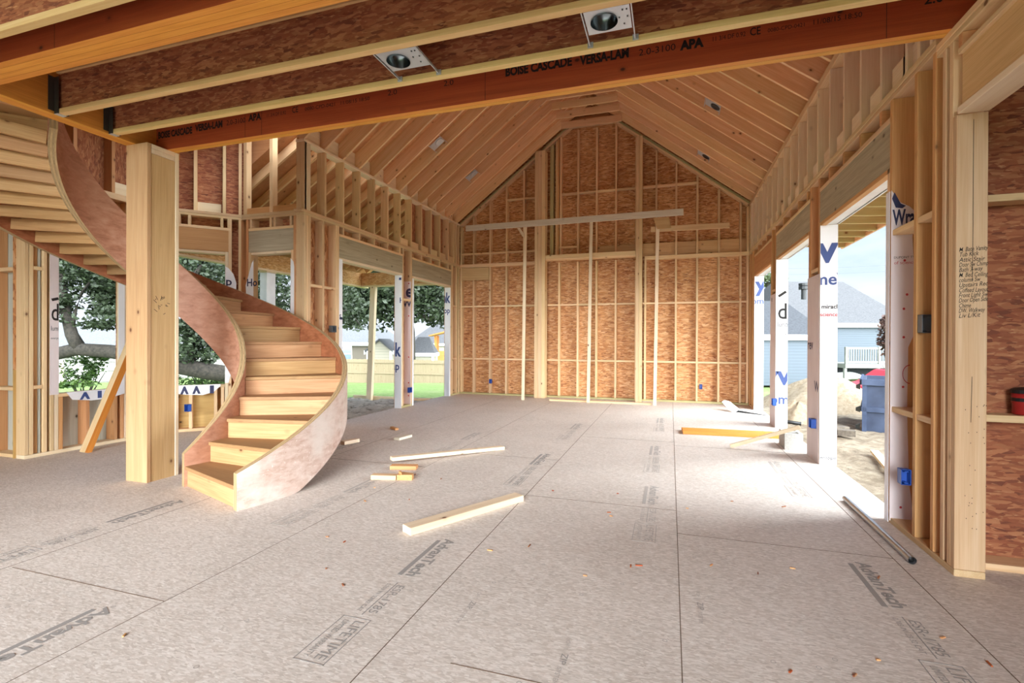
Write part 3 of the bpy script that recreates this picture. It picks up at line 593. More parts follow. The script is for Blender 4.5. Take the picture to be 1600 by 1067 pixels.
props(b.build('house_wrap', ['wrap', 'ink_blue'], wa), 'white house wrap with blue letters folded over the sill')
ws = structure('wall_side', (-7.6, 3.42, 0))
for x in (-6.60, -6.72, -7.1, -7.5, -7.9): bx('stud', 'pine_warm', x-.019, x+.019, 3.43, 3.555, .04, PT-.077, ws)
bx('bottom_plate', 'pine', -9.2, -6.56, 3.425, 3.555, 0, .038, ws); bx('top_plate', 'pine', -9.2, -6.56, 3.425, 3.555, PT-.076, PT, ws)
for z in (.74, 2.04): bx('blocking', 'pine', -7.08, -6.74, 3.435, 3.54, z-.019, z+.019, ws); bx('blocking', 'pine', -6.70, -6.62, 3.435, 3.54, z-.019, z+.019, ws)
b = MB(); b.box(-9.2, -6.56, 3.557, 3.569, 0, PT); b.build('sheathing', 'ply_grey', ws, Matrix(((0, 1, 0, -7.6), (0, 0, -1, 3.56), (-1, 0, 0, 0), (0, 0, 0, 1))))

# ================================================================== CURVED STAIR
CX, CY, RI, RO = -4.734, 3.497, .767, 1.70
T0, DT, RH = math.radians(-19.514), math.radians(14.558), .18
def nose(t): return RH*(1+(t-T0)/DT)
def pol(r, t, z): return Vector((CX+r*math.cos(t), CY+r*math.sin(t), z))
stair = empty('curved_staircase', (CX, CY, 0), 'curved wooden staircase with plywood stringers winding up around the square post', 'staircase')
def stringer(name, ra, rb, t0, t1, top, bot, mats, label):
    """laminated curved stringer: faces 0 (inner side), 1 (outer side), edges in plies 2/3"""
    b = MB(); n = 150; NP = 4; L = []
    for i in range(n+1):
        t = t0+(t1-t0)*i/n; zt = nose(t)+top; zb = max(0, nose(t)-bot)
        if zt > 3.5: zt = 3.5
        L.append([[pol(ra+(rb-ra)*k/NP, t, z) for k in range(NP+1)] for z in (zb, zt)])
    V = []; F = []; Mi = []; w = 2*(NP+1)
    for row in L: V += row[0]+row[1]
    for i in range(n):
        a, c = i*w, (i+1)*w
        F.append((a, a+NP+1, c+NP+1, c)); Mi.append(0)
        F.append((a+NP, c+NP, c+2*NP+1, a+2*NP+1)); Mi.append(1)
        for k in range(NP):
            F.append((a+k, c+k, c+k+1, a+k+1)); Mi.append(2+k % 2)
            F.append((a+NP+1+k, a+NP+2+k, c+NP+2+k, c+NP+1+k)); Mi.append(2+k % 2)
    for a, fl in ((0, 0), (n*w, 1)):
        for k in range(NP):
            q = (a+k, a+k+1, a+NP+2+k, a+NP+1+k); F.append(q if not fl else q[::-1]); Mi.append(2+k % 2)
    bl = len(b.v); b.v += V; b.f += [list(f) for f in F]; b.m += Mi
    return props(b.build(name, mats, stair, Matrix.Translation((CX, CY, 0))), label)
TE = T0+DT*18.55
stringer('outer_stringer', RO+.002, RO+.055, T0-.012, TE, .108, .385, ['veneer_in', 'veneer_out', 'ply_edge_a', 'ply_edge_b'], 'pale dusty outer stringer with laminated edge')
stringer('inner_stringer', RI-.057, RI-.002, T0-.03, TE, .128, .455, ['veneer_pink', 'veneer_pink', 'ply_edge_a', 'ply_edge_b'], 'reddish plywood inner stringer')
for k in range(1, 20):
    t = T0+DT*(k-1); d = Vector((math.cos(t), math.sin(t), 0)); nrm = Vector((-math.sin(t), math.cos(t), 0)); o = Vector((CX, CY, 0))
    za = .001 if k == 1 else RH*(k-1)-.034; zb = RH*k-.031; zc = (za+zb)/2
    board('riser', 'pine_step', o+d*RI+nrm*.018+Z*zc, o+d*RO+nrm*.018+Z*zc, zb-za, .036, Z, stair, .002)
    if k < 19:
        t2 = t+DT; q = [o+d*RI-nrm*.02, o+d*RO-nrm*.02, pol(RO, t2, 0), pol(RI, t2, 0)]
        b = MB(); b.prism([p+Z*(RH*k-.032) for p in q], (0, 0, .032))
        mid = t+DT/2; dm = Vector((math.cos(mid), math.sin(mid), 0)); nm = Vector((-math.sin(mid), math.cos(mid), 0)); c = pol((RI+RO)/2, mid, RH*k)
        b.build('tread', 'pine_tread', stair, Matrix(((dm.x, nm.x, 0, c.x), (dm.y, nm.y, 0, c.y), (0, 0, 1, c.z), (0, 0, 0, 1))), bevel=.003)

for i in range(30):
    t = math.radians(28+7.28*i); d = Vector((math.cos(t), math.sin(t), 0)); o = Vector((CX, CY, 0)); z = nose(t)
    board('soffit_nailer', 'pine_step', o+d*(RI+.002)+Z*(z-.415+.055), o+d*(RO-.002)+Z*(z-.345+.055), .11, .038, Z, stair)

# ================================================================== POST AND FIRST-FLOOR FRAMING
post = empty('square_post', (-4.574, 3.35, 0), 'thick built-up square wooden post standing beside the foot of the curved stair', 'post')
bx('front_board', 'pine_knotty', -4.705, -4.443, 3.20, 3.236, 0, BZ, post); bx('back_board', 'pine_pale', -4.705, -4.443, 3.466, 3.50, 0, BZ, post)
b = MB(); b.box(-4.485, -4.449, 3.24, 3.462, 0, BZ-.085)
for i in range(16):
    u, v = random.uniform(3.28, 3.42), 1.58+random.uniform(-.07, .09); L = random.uniform(.01, .04); a = random.uniform(0, 3.1)
    b.obox((-4.4485, u, v), (-4.4485, u+L*math.cos(a), v+L*math.sin(a)), .004, .001, (0, -math.sin(a), math.cos(a)), 1)
b.build('side_board', ['pine_knotty', 'ink_black'], post, frame((-4.467, 3.351, 0), (-4.467, 3.351, 2.955), Y))
bx('side_board', 'pine', -4.70, -4.665, 3.24, 3.462, 0, BZ-.085, post)
bx('top_plate', 'pine_pale', -4.70, -4.444, 3.24, 3.462, BZ-.082, BZ-.042, post); bx('top_plate', 'pine_pale', -4.70, -4.444, 3.24, 3.462, BZ-.04, BZ, post)

def lvl(name, x0, x1, y0, y1, z0, z1, label, n, axis='x', texts=(), joints=(), face='lvl_face'):
    root = empty(name, ((x0+x1)/2, (y0+y1)/2, z0), label, 'beam')
    for i in range(n):
        b = MB(); e = .0008
        if axis == 'x': a, c = y0+(y1-y0)*i/n+e, y0+(y1-y0)*(i+1)/n-e; b.box(x0, x1, a, c, z0, z1); mw = frame((x0, (a+c)/2, (z0+z1)/2), (x1, (a+c)/2, (z0+z1)/2), Z)
        else: a, c = x0+(x1-x0)*i/n+e, x0+(x1-x0)*(i+1)/n-e; b.box(a, c, y0, y1, z0, z1); mw = frame(((a+c)/2, y0, (z0+z1)/2), ((a+c)/2, y1, (z0+z1)/2), Z)
        b.m = [1, 1, 0, 0, 1, 1] if axis == 'x' else [1, 1, 1, 1, 0, 0]
        if i == 0:
            for body, x, z, h, wdt, bold in texts: b.text(body, (x, y0-.001+e, z), X, Z, h*1.38, 2, bold=bold, width=wdt)
            for x in joints: b.box(x-.0015, x+.0015, y0-.0006+e, y0+.002, z0+.002, z1, 2)
        b.build('ply', [face, 'lvl_edge', 'ink_black'], root, mw)
    return root
TX = [('BOISE CASCADE', -1.145, 3.192, .062, .485, .045), ('VERSA-LAM', -.600, 3.184, .062, .33, .045), ('2.0-3100', -.211, 3.178, .045, .23, 0), ('APA', .055, 3.172, .058, .145, .06), ('11 3/4 DF 0.92', .24, 3.192, .03, .19, 0), ('CE', .46, 3.188, .05, .06, .01), ('0080-CPD-0421', .56, 3.19, .025, .2, 0), ('11/08/15 18:50', .8, 3.19, .032, .25, 0),
      ('2.0', -2.115, 3.195, .042, .08, 0), ('2.0', -1.635, 3.195, .042, .08, 0), ('BOISE CASCADE', -4.56, 3.155, .06, .42, .045), ('VERSA-LAM', -4.10, 3.165, .06, .32, .045), ('2.0-3100', -3.74, 3.172, .045, .21, 0), ('APA', -3.49, 3.176, .058, .14, .04), ('11 3/4 DF 0.92', -3.3, 3.185, .03, .2, 0), ('CE', -3.03, 3.185, .05, .06, .01), ('0080-CPD-0421   11/08/15 18:50', -2.9, 3.185, .03, .62, 0), ('2.0-3100', 1.36, 3.2, .06, .26, .02)]
lvl('laminated_beam', -4.583, XR+T, 3.385, 3.475, BZ, BZ+DEP, 'long red-brown laminated beam with black printing across the front of the vaulted room', 2, 'x', TX, (-3.53, -1.30, -4.55+1.2, 1.18))
lvl('laminated_beam', -4.583, XR+T, 2.0, 2.178, BZ, BZ+DEP, 'thick orange laminated beam of four plies between the two pairs of floor joists', 4, 'x', (), (-3.55,))
lvl('laminated_beam', -4.715, -4.587, .6, 3.62, BZ, BZ+DEP, 'orange laminated beam over the square post that carries the joist ends', 3, 'y', face='lvl_knotty')
def ijoist(y, label):
    root = empty('floor_joist', (-1.5, y, BZ), label, 'joist', 'floor joists over the near room'); x0, x1 = -4.575, XR+T-.02
    bx('bottom_flange', 'flange', x0, x1, y-.024, y+.024, BZ, BZ+.038, root, .001); bx('top_flange', 'flange', x0, x1, y-.024, y+.024, BZ+DEP-.038, BZ+DEP, root, .001)
    b = MB(); b.box(x0, x1, y-.005, y+.005, BZ+.036, BZ+DEP-.036); b.build('web', 'osb_dark', root, Matrix(((1, 0, 0, -1.5), (0, 0, -1, y), (0, 1, 0, BZ), (0, 0, 0, 1))))
    b = MB(); xh = -4.585; b.box(xh, xh+.045, y-.03, y+.03, BZ-.003, BZ-.0005, 1)
    for s_ in (-1, 1): b.box(xh, xh+.05, y+s_*.028-.0015, y+s_*.028+.0015, BZ-.002, BZ+DEP*.8); b.box(xh, xh+.002, y+min(s_*.028, s_*.07), y+max(s_*.028, s_*.07), BZ+.02, BZ+DEP*.8)
    props(b.build('joist_hanger', ['hanger', 'galv'], root), 'dark metal joist hanger')
    return root
ijoist(1.82, 'floor joist nearest the viewer, in front of the thick orange beam'); ijoist(2.612, 'floor joist in the middle, just behind the thick orange beam'); ijoist(3.004, 'floor joist next to the long printed beam')
b = MB(); b.box(-9.2, -6.5, 1.4, 3.57, BZ+DEP+.001, BZ+DEP+.02); b.box(-7.2, XL-T, 3.57, 5.76, 4.82, 4.84); b.box(-9.2, -4.6, -3.5, 3.57, 4.82, 4.84); b.box(-9.2, -4.72, -3.5, 1.4, BZ+DEP+.001, BZ+DEP+.02); b.box(-4.75, 4.2, -3.5, 3.5, BZ+DEP+.001, BZ+DEP+.02)  # joist deck, plus added unseen slabs that shut out daylight
props(b.build('ceiling', 'deck'), kind='structure')

def can_light(x0, x1, y0, y1, z, label, bars_to):
    """new-construction recessed light: pan, can, two hanger bars"""
    root = empty('recessed_light', ((x0+x1)/2, (y0+y1)/2, z), label, 'recessed light', 'recessed lights waiting between the joists')
    ya, yb = y0+.03, y1-.1; r = min((yb-ya)/2-.005, .075); cx, cy = x0+.02+r+.015, (ya+yb)/2
    b = MB(); n = 24                       # pan with a round hole
    ring = [(cx+r*math.cos(2*PI*k/n), cy+r*math.sin(2*PI*k/n)) for k in range(n)]
    def edge(px, py):
        dx, dy = px-cx, py-cy; t = min(((x1-.01-cx)/dx if dx > 0 else (x0+.01-cx)/dx) if abs(dx) > 1e-6 else 9e9, ((yb-cy)/dy if dy > 0 else (ya-cy)/dy) if abs(dy) > 1e-6 else 9e9); return (cx+dx*t, cy+dy*t)
    out = [edge(*p) for p in ring]; V = []
    for zz in (z+.012, z+.014): V += [(p[0], p[1], zz) for p in ring]+[(p[0], p[1], zz) for p in out]
    F = []
    for k in range(n):
        k2 = (k+1) % n; F += [(k, n+k, n+k2, k2), (2*n+k, 2*n+k2, 3*n+k2, 3*n+k)]
    b.add(V, F)
    for k in range(n):
        p, q = out[k], out[(k+1) % n]
        for cxx, cyy in ((x1-.01, yb), (x1-.01, ya), (x0+.01, ya), (x0+.01, yb)):
            if abs(p[0]-q[0]) > 1e-4 and abs(p[1]-q[1]) > 1e-4 and min(p[0], q[0])-1e-4 <= cxx <= max(p[0], q[0])+1e-4 and min(p[1], q[1])-1e-4 <= cyy <= max(p[1], q[1])+1e-4:
                b.add([(*p, z+.012), (cxx, cyy, z+.012), (*q, z+.012)], [(0, 1, 2)])
    for i in range(5): xx = x1-.03-.022*(i % 3); yy = ya+.03+.06*(i//2); b.box(xx, xx+.008, yy, yy+.008, z+.008, z+.012, 1)
    props(b.build('mounting_pan', ['galv', 'steel_dark'], root), 'bright galvanised pan')
    b = MB(); m = n
    V = [(cx+rr*math.cos(2*PI*k/n), cy+rr*math.sin(2*PI*k/n), zz) for rr, zz in ((r, z+.004), (r, z+.10), (r*.98, z+.10), (r*.9, z+.16), (r*.4, z+.17)) for k in range(n)]
    F = [(i*n+k, i*n+(k+1) % n, (i+1)*n+(k+1) % n, (i+1)*n+k) for i in range(4) for k in range(n)]+[[4*n+k for k in range(n)]]
    b.add(V, F); b.tube([(cx+.01, cy, z+.168), (cx+.01, cy, z+.12)], .02, 10)
    props(b.build('lamp_can', 'can_inside', root, smooth=True), 'shiny round lamp can')
    for xx in (x0, x1):
        b = MB(); b.box(xx-.003, xx+.003, y0, y1, z+.006, z+.022); b.box(xx-.014, xx+.02, y1-.004, y1-.001, z-.004, z+.03); b.build('hanger_bar', 'galv', root)
    return root
can_light(-1.765, -1.475, 2.640, 2.977, BZ+.01, 'recessed light can between the joists above the middle of the room, left of the two', None)
can_light(-.47, -.206, 2.640, 2.977, BZ+.01, 'recessed light can between the joists nearer the right wall', None)

# ================================================================== ROOF
ZR = UP+SL*(XM-XL)
def rafter(side, i, y):
    xe = XL if side < 0 else XR; s_ = -side
    n = Vector((side*SL, 0, 1)).normalized(); d = .235
    p0 = Vector((xe+side*.06, y, UP-SL*.06+.01)); p1 = Vector((XM+side*.026, y, UP+SL*(abs(XM-xe)-.026)+.01))
    lab = '%s rafter from the back wall on the %s roof slope' % (ORD[i].capitalize() if False else ORD[i], 'left' if side < 0 else 'right')
    o = board('rafter', 'pine_roof', p0+n*d/2, p1+n*d/2, d, .038, n)
    return props(o, lab, 'rafter', 'rafters of the vaulted roof')
RY = [g for g in GRID if 3.6 < g < 10.6]+[10.75]
for i, y in enumerate(sorted(RY, reverse=True)): rafter(-1, i, y); rafter(1, i, y)
props(board('ridge_beam', 'pine_warm', (XM, 3.6, ZR+.12), (XM, YB-.02, ZR+.12), .30, .04, Z), 'ridge board at the peak of the vaulted roof', 'beam')
for i, y in enumerate(sorted(RY, reverse=True)):
    if i > 14: continue
    z = ZR-.52+.07; hw = .52/SL+.02
    o = board('collar_tie', 'pine_roof', (XM-hw+.05, y-.04, z), (XM+hw-.05, y-.04, z), .14, .038, Z)
    props(o, 'short collar tie near the roof peak, %s from the back wall' % ORD[i], 'collar tie', 'collar ties under the ridge')
b = MB()
for side, xe in ((-1, XL), (1, XR)):
    n = Vector((side*SL, 0, 1)).normalized(); lo = Vector((xe+side*.05, 0, UP-SL*.05))+n*.249; hi = Vector((XM, 0, ZR))+n*.249; hi.x = XM+side*.001
    b.prism([(lo.x, 3.3, lo.z), (hi.x, 3.3, hi.z), (hi.x+n.x*.015, 3.3, hi.z+n.z*.015), (lo.x+n.x*.015, 3.3, lo.z+n.z*.015)], (0, 7.9, 0))
props(b.build('roof', 'pine_warm', None, Matrix.Translation((XM, 7, UP))), kind='structure')
# recessed lights in the slopes
def slope_light(side, px, py, label):
    xe = XL if side < 0 else XR; n = Vector((side*SL, 0, 1)).normalized()
    d = fw*FPX+rt*(px-800)-up*(py-533.5); o = Vector((0, 0, EYE)); q0 = Vector((xe, 0, UP+.05))
    P = o+d*((q0-o).dot(n)/d.dot(n)); ys = sorted(RY, key=lambda y: abs(y+.21-P.y)); y = ys[0]; P = P+Y*(y+.21-P.y)-n*0
    along = Vector((-side, 0, SL)).normalized(); root = empty('recessed_light', P, label, 'recessed light', 'recessed lights in the vaulted roof')
    mw = Matrix(((along.x, 0, n.x, P.x), (along.y, 1, n.y, P.y), (along.z, 0, n.z, P.z), (0, 0, 0, 1)))
    b = MB()
    for a in (-.13, .13): b.box(a-.003, a+.003, -.18, .18, -.01, .006)
    for v in range(len(b.v)): b.v[v] = mw @ b.v[v]
    b.build('hanger_bar', 'galv', root, mw)
    b = MB(); b.box(-.13, .12, -.10, .10, .0, .003)
    b.v = [mw @ v for v in b.v]; props(b.build('mounting_pan', 'galv', root, mw), 'bright galvanised pan')
    b = MB(); n_ = 20; q = .045 if side < 0 else -.05
    V = [(q+rr*math.cos(2*PI*k/n_), rr*math.sin(2*PI*k/n_), zz) for rr, zz in ((.075, -.004), (.08, -.004), (.07, -.012), (.05, -.002)) for k in range(n_)]
    b.add(V, [(i*n_+k, i*n_+(k+1) % n_, (i+1)*n_+(k+1) % n_, (i+1)*n_+k) for i in range(3) for k in range(n_)]+[[3*n_+k for k in range(n_)]])
    b.v = [mw @ v for v in b.v]; b.build('lamp_can', 'steel_dark' if side > 0 else 'galv', root, mw, True)
slope_light(-1, 690, 230, 'recessed light high on the left roof slope, nearer the long beam')
slope_light(-1, 743, 278, 'recessed light low on the left roof slope, nearer the back wall')
slope_light(1, 1112, 172, 'recessed light high on the right roof slope, nearer the long beam')
slope_light(1, 1100, 240, 'recessed light low on the right roof slope, nearer the back wall')

# left porch roof seen through the open knee wall
PS = .62
def prz(x): return 4.36+PS*(x-(XL-T))
n = Vector((-PS, 0, 1)).normalized()
for i, y in enumerate(sorted([g for g in GRID if 5.65 < g < 10.9], reverse=True)):
    p0, p1 = Vector((-7.24, y, prz(-7.24))), Vector((XL-T-.05, y, prz(XL-T-.05)))
    props(board('porch_rafter', 'pine_roof', p0+n*.07, p1+n*.07, .14, .038, n), 'left porch rafter behind the open stud wall, %s from the back wall' % ORD[i], 'rafter', 'rafters of the left porch')
b = MB(); b.prism([(-7.5, 5.85, prz(-7.5)+.17), (XL-T-.01, 5.85, prz(XL-T-.01)+.17), (XL-T-.01, 5.85, prz(XL-T-.01)+.185), (-7.5, 5.85, prz(-7.5)+.185)], (0, 5.2, 0))
b.prism([(-6.6, 5.86, prz(-6.6)+.19), (XL-T-.01, 5.86, prz(XL-T-.01)+.19), (XL-T-.01, 5.86, 4.84), (-6.6, 5.86, 4.84)], (0, .012, 0))
props(b.build('porch_roof_deck', 'pine_warm', None, Matrix.Translation((-6, 8, 3))), kind='structure')
def osb_beam(name, p0, p1, label):
    root = empty(name, ((p0[0]+p1[0])/2, (p0[1]+p1[1])/2, p0[2]), label, 'beam', 'sheathed porch beams')
    p0, p1 = Vector(p0), Vector(p1); d = (p1-p0).normalized(); s_ = d.cross(Z)
    for k in (-1, 1):
        b = MB(); b.obox(p0+s_*k*.06+Z*.15, p1+s_*k*.06+Z*.15, .30, .014, Z); b.build('side_panel', 'osb_pale', root, frame(p0+s_*k*.06, p1+s_*k*.06, Z))
    board('core', 'pine', p0+Z*.155, p1+Z*.155, .28, .10, Z, root); board('bottom_plate', 'pine_pale', p0+Z*-.02, p1+Z*-.02, .14, .036, s_, root)
osb_beam('porch_beam', (-7.35, 5.3, 2.62), (-7.35, 10.80, 2.62), 'strand-board porch beam running along the left porch')
osb_beam('porch_beam', (-7.27, 10.55, 2.62), (-5.0, 10.55, 2.62), 'strand-board porch beam across the far end of the left porch')
pb = at(577.5, 623, 'y', 10.55); pt_ = at(584, 446, 'y', 10.55)
props(board('porch_post', 'pine_pale', (pb.x, 10.55, -.22), (pt_.x, 10.55, 2.58), .14, .1, X), 'slightly leaning raw lumber post under the far porch beam', 'post')
pc = at(418.5, 430, 'x', -7.35)
root = empty('porch_column', (-7.35, pc.y, -.3), 'white wrapped porch column seen through the doorway behind the stair', 'column'); bx('column_shaft', 'wrap', -7.43, -7.27, pc.y-.11, pc.y+.11, -.25, 2.55, root); bx('column_cap', 'pine_pale', -7.44, -7.26, pc.y-.12, pc.y+.12, 2.552, 2.58, root)

# right porch roof
for i in range(12):
    y = 4.3+i*.41
    props(board('porch_rafter', 'treated', (XR+T+.03, y, 2.86), (2.547, y, 2.80), .14, .038, Z), 'right porch rafter outside the openings, %s from the near end' % ORD[i], 'rafter', 'rafters of the right porch')
props(board('porch_fascia', 'pine', (2.56, 4.0, 2.822), (2.56, 9.0, 2.822), .16, .03, Z), 'fascia board along the edge of the right porch roof', 'board')
b = MB(); b.box(XR+T+.03, 2.62, 4.0, 9.0, 2.935, 2.95); props(b.build('porch_roof_deck', 'pine_warm'), kind='structure')

# ================================================================== ELECTRICAL BOXES AND OTHER THINGS ON WALLS
p = at(519, 514, 'x', XL+.02); elbox('grey metal electrical box on the left wall stud above the stair', '+x', XL+.03, p.y, p.z, .06, .10, .10, 'grey_box')
p = at(766.5, 595.5, 'y', YB-.03); elbox('blue electrical box on the stud near the left end of the back wall', 'y', p.x, YB-.03, p.z, .06, .055, .10, 'blue_box')
p = at(1094, 604, 'y', YB+.04); elbox('blue electrical box on the stud near the right end of the back wall', 'y', p.x+.012, YB+.04, p.z, .055, .06, .10, 'blue_box')
p = at(1445, 506, 'y', 3.77); elbox('grey metal electrical box on the right wall beside the near opening', 'y', p.x+.005, 3.755, p.z, .075, .06, .115, 'grey_box')
p = at(1422, 745, 'y', 3.86); elbox('blue electrical box low beside the printed house wrap on the right wall', 'y', p.x-.03, 3.865, p.z, .055, .06, .10, 'blue_box')
p = at(1269, 661, 'x', XR-.03); elbox('blue electrical box on the wrapped middle post of the right wall', '-x', XR-.027, p.y, p.z, .05, .10, .10, 'blue_box')
p = at(1209, 628, 'x', XR-.03); elbox('blue electrical box on the wrapped far post of the right wall', '-x', XR-.027, p.y, p.z, .05, .10, .10, 'blue_box')
p = at(294.5, 637, 'y', 5.13); elbox('blue electrical box under the window of the diagonal stair wall', 'y', p.x, 5.12, p.z, .07, .05, .10, 'blue_box')
p = at(640, 609, 'x', XL+.01); elbox('blue electrical box on the left wall post between the two openings', '+x', XL+.026, 8.47, p.z, .05, .09, .10, 'blue_box')

def lathe(b, cx, cy, prof, n=20, m=0):
    V = [(cx+r*math.cos(2*PI*k/n), cy+r*math.sin(2*PI*k/n), z) for r, z in prof for k in range(n)]
    b.add(V, [(i*n+k, i*n+(k+1) % n, (i+1)*n+(k+1) % n, (i+1)*n+k) for i in range(len(prof)-1) for k in range(n)]+[[k for k in range(n)][::-1], [(len(prof)-1)*n+k for k in range(n)]], m)
root = empty('red_canister', (1.915, 3.54, .879), 'red canister with a black lid standing on the blocking of the dark strand-board wall', 'canister')
b = MB(); lathe(b, 1.915, 3.54, [(.055, .879), (.062, .885), (.062, .94), (.066, .945), (.066, 1.0)]); b.build('canister_body', 'red_plastic', root, smooth=True)
b = MB(); lathe(b, 1.915, 3.54, [(.067, .955), (.067, .975)]); b.build('band', 'black', root)
b = MB(); lathe(b, 1.915, 3.54, [(.069, 1.0), (.069, 1.02), (.05, 1.03), (.02, 1.035)]); b.build('lid', 'black', root)

# temporary bracing in front of the back wall
YT = 10.2
def px_board(name, mat, a, c, w, t, wdir, y, label, cat, group=None):
    p0, p1 = at(*a, 'y', y), at(*c, 'y', y); return props(board(name, mat, p0, p1, w, t, wdir), label, cat, group)
for (xb, xt, yt, lab) in ((817, 821, 352, 'left upright of the temporary bracing in front of the back wall'), (919, 924, 347, 'middle upright of the temporary bracing in front of the back wall'), (1023, 1028, 345, 'right upright of the temporary bracing in front of the back wall')):
    p0 = at(xb, 620, 'y', YT); p1 = at(xt, yt, 'y', YT); p0.z = .001 if xb < 1000 else .001
    props(board('brace_upright', 'pine_pale', p0, p1, .04, .062, Y), lab, 'brace', 'temporary uprights at the back wall')
px_board('brace_ledger', 'board_grey', (728, 357), (1068, 331), .125, .038, Z, YT-.0385, 'long grey weathered board laid level across the temporary uprights', 'board')
px_board('brace_ledger', 'pine', (1017, 358.5), (1140, 352), .105, .038, Z, YT+.0385, 'short level board at the right upright of the back wall bracing', 'board')
p = [at(x, y, 'y', YT-.0378) for x, y in ((1021, 341), (1045, 339), (1049, 356), (1027, 358))]; b = MB(); b.prism(p, (0, .018, 0)); props(b.build('gusset_plate', 'pine_knotty'), 'plywood gusset at the top of the right bracing upright', 'gusset')
p = [at(x, y, 'y', YT-.0398) for x, y in ((808, 356.4), (812, 356), (820, 367), (819, 372), (816, 369))]; b = MB(); b.prism(p, (0, .02, 0)); props(b.build('gusset_plate', 'pine_pale'), 'small pointed block at the top of the left bracing upright', 'gusset')
props(bx('floor_board', 'pine', -2.45, -.36, 10.23, 10.32, 0, .038), 'long board lying on the floor along the foot of the back wall bracing', 'board')

# ================================================================== LUMBER AND TOOLS ON THE FLOOR
def scrap(name, mat, p0, p1, w, t, label, cat, group=None, wdir=None):
    p0, p1 = Vector(p0), Vector(p1); wd_ = wdir or (p1-p0).cross(Z); return props(board(name, mat, p0, p1, w, t, wd_), label, cat, group)
scrap('lumber_board', 'pine_pale', (-2.735, 4.47, .062), (-1.88, 5.52, .02), .085, .038, 'long pale board on the floor right of the stair, one end propped up', 'board')
scrap('lumber_board', 'pine_pale', (-1.665, 2.91, .026), (-1.155, 3.81, .026), .105, .05, 'pale board lying alone on the floor nearest the viewer', 'board')
scrap('lumber_block', 'pine_warm', (-2.655, 4.33, .02), (-2.40, 4.40, .02), .09, .038, 'short block under the end of the long pale board', 'block')
scrap('lumber_block', 'pine', (-2.63, 3.965, .021), (-2.40, 4.02, .021), .075, .042, 'short square-cut block on the floor in front of the long pale board', 'block')
b = MB(); b.prism([(-2.385, 3.99, 0), (-2.25, 4.03, 0), (-2.265, 4.09, 0), (-2.40, 4.10, 0)], (0, 0, .05)); b.prism([(-2.395, 4.04, .05), (-2.34, 4.0, .05), (-2.385, 4.07, .05)], (0, 0, .02))
props(b.build('lumber_block', 'pine_warm'), 'notched offcut touching the square-cut block on the floor', 'block')
scrap('lumber_block', 'pine_pale', (-3.82, 5.13, .021), (-3.75, 5.34, .021), .075, .042, 'pale block on the floor against the outside of the stair', 'block')
scrap('lumber_block', 'pine_warm', (-3.85, 6.30, .015), (-3.70, 6.19, .015), .05, .03, 'small brown offcut on the floor before the left openings', 'block')
scrap('lumber_block', 'board_grey', (-3.34, 5.58, .016), (-3.30, 5.84, .016), .09, .032, 'small grey offcut on the floor between the stair and the left openings', 'block')
scrap('beam_offcut', 'lvl_knotty', (.16, 7.36, .0235), (1.40, 7.42, .0235), .30, .045, 'orange laminated beam offcut lying flat near the right wall openings', 'beam')
scrap('lumber_stick', 'pine_pale', at(1141, 697, 'z', .024), at(1250, 667, 'z', .30), .04, .042, 'narrow stick leaning from the floor onto the concrete block', 'stick')
# concrete block
b = MB(); cb = Vector((1.40, 6.78, 0)); dd = Vector((.03, .999, 0)).normalized(); ss = Vector((dd.y, -dd.x, 0)); hL, hw, hh, t = .195, .097, .19, .033
def cbx(a0, a1, c0, c1): b.prism([cb+dd*a0+ss*c0, cb+dd*a1+ss*c0, cb+dd*a1+ss*c1, cb+dd*a0+ss*c1], (0, 0, hh))
cbx(-hL, hL, -hw, -hw+t); cbx(-hL, hL, hw-t, hw)
for a in (-hL, -t/2, hL-t): cbx(a, a+t, -hw+t, hw-t)
props(b.build('concrete_block', 'concrete'), 'grey hollow concrete block at the edge of the middle right opening', 'concrete block')
b = MB(); b.tube([(1.347, 4.62, .022), (1.338, 3.43, .022)], .0215, 16, 0, False); b.tube([(1.347, 4.62, .022), (1.338, 3.43, .022)], .018, 16, 0, False); b.tube([(1.3385, 3.47, .022), (1.3384, 3.45, .022)], .0178, 16, 1)
props(b.build('metal_pipe', ['steel', 'black'], smooth=True), 'grey metal conduit pipe lying along the foot of the right wall', 'pipe')
# shovel
root = empty('shovel', (1.1, 10.0, 0), 'shovel lying on the floor in the far right corner with its blade raised', 'shovel')
tip, neck, end = at(1131, 634.5, 'z', .06), at(1150, 646, 'z', .035), at(1203, 650.5, 'z', .03)
neck.y = 9.75; tip = Vector((.97, 10.05, .14)); neck = at(1150, 645.5, 'y', 9.75); end = at(1206, 651.5, 'y', 9.45); mid = at(1158, 645, 'y', 9.72); mid.z += .02
sd = (neck-tip).cross(Z).normalized(); b = MB(); N_ = 9; prof = [(0, .0), (.06, .05), (.15, .085), (.8, .105), (1, .09)]
rows = []
for f, w in prof:
    c = tip.lerp(neck, f)
    for k in range(N_): u = -1+2*k/(N_-1); rows.append(c+sd*(w*u)+Z*(.03*(u*u)))
for k in range(len(prof)-1):
    pass
b.add(rows+[v+Z*.004 for v in rows], [(i*N_+k, i*N_+k+1, (i+1)*N_+k+1, (i+1)*N_+k) for i in range(len(prof)-1) for k in range(N_-1)]+[tuple(len(rows)+q for q in (i*N_+k, (i+1)*N_+k, (i+1)*N_+k+1, i*N_+k+1)) for i in range(len(prof)-1) for k in range(N_-1)])
props(b.build('blade', 'white_paint', root, smooth=True), 'pale metal blade')
b = MB(); b.tube([neck, neck.lerp(mid, .5)+Z*.02, mid, end, end+(end-mid)*.35], [.022, .02, .017, .017, .018], 10); b.build('handle', 'steel_dark', root, smooth=True)
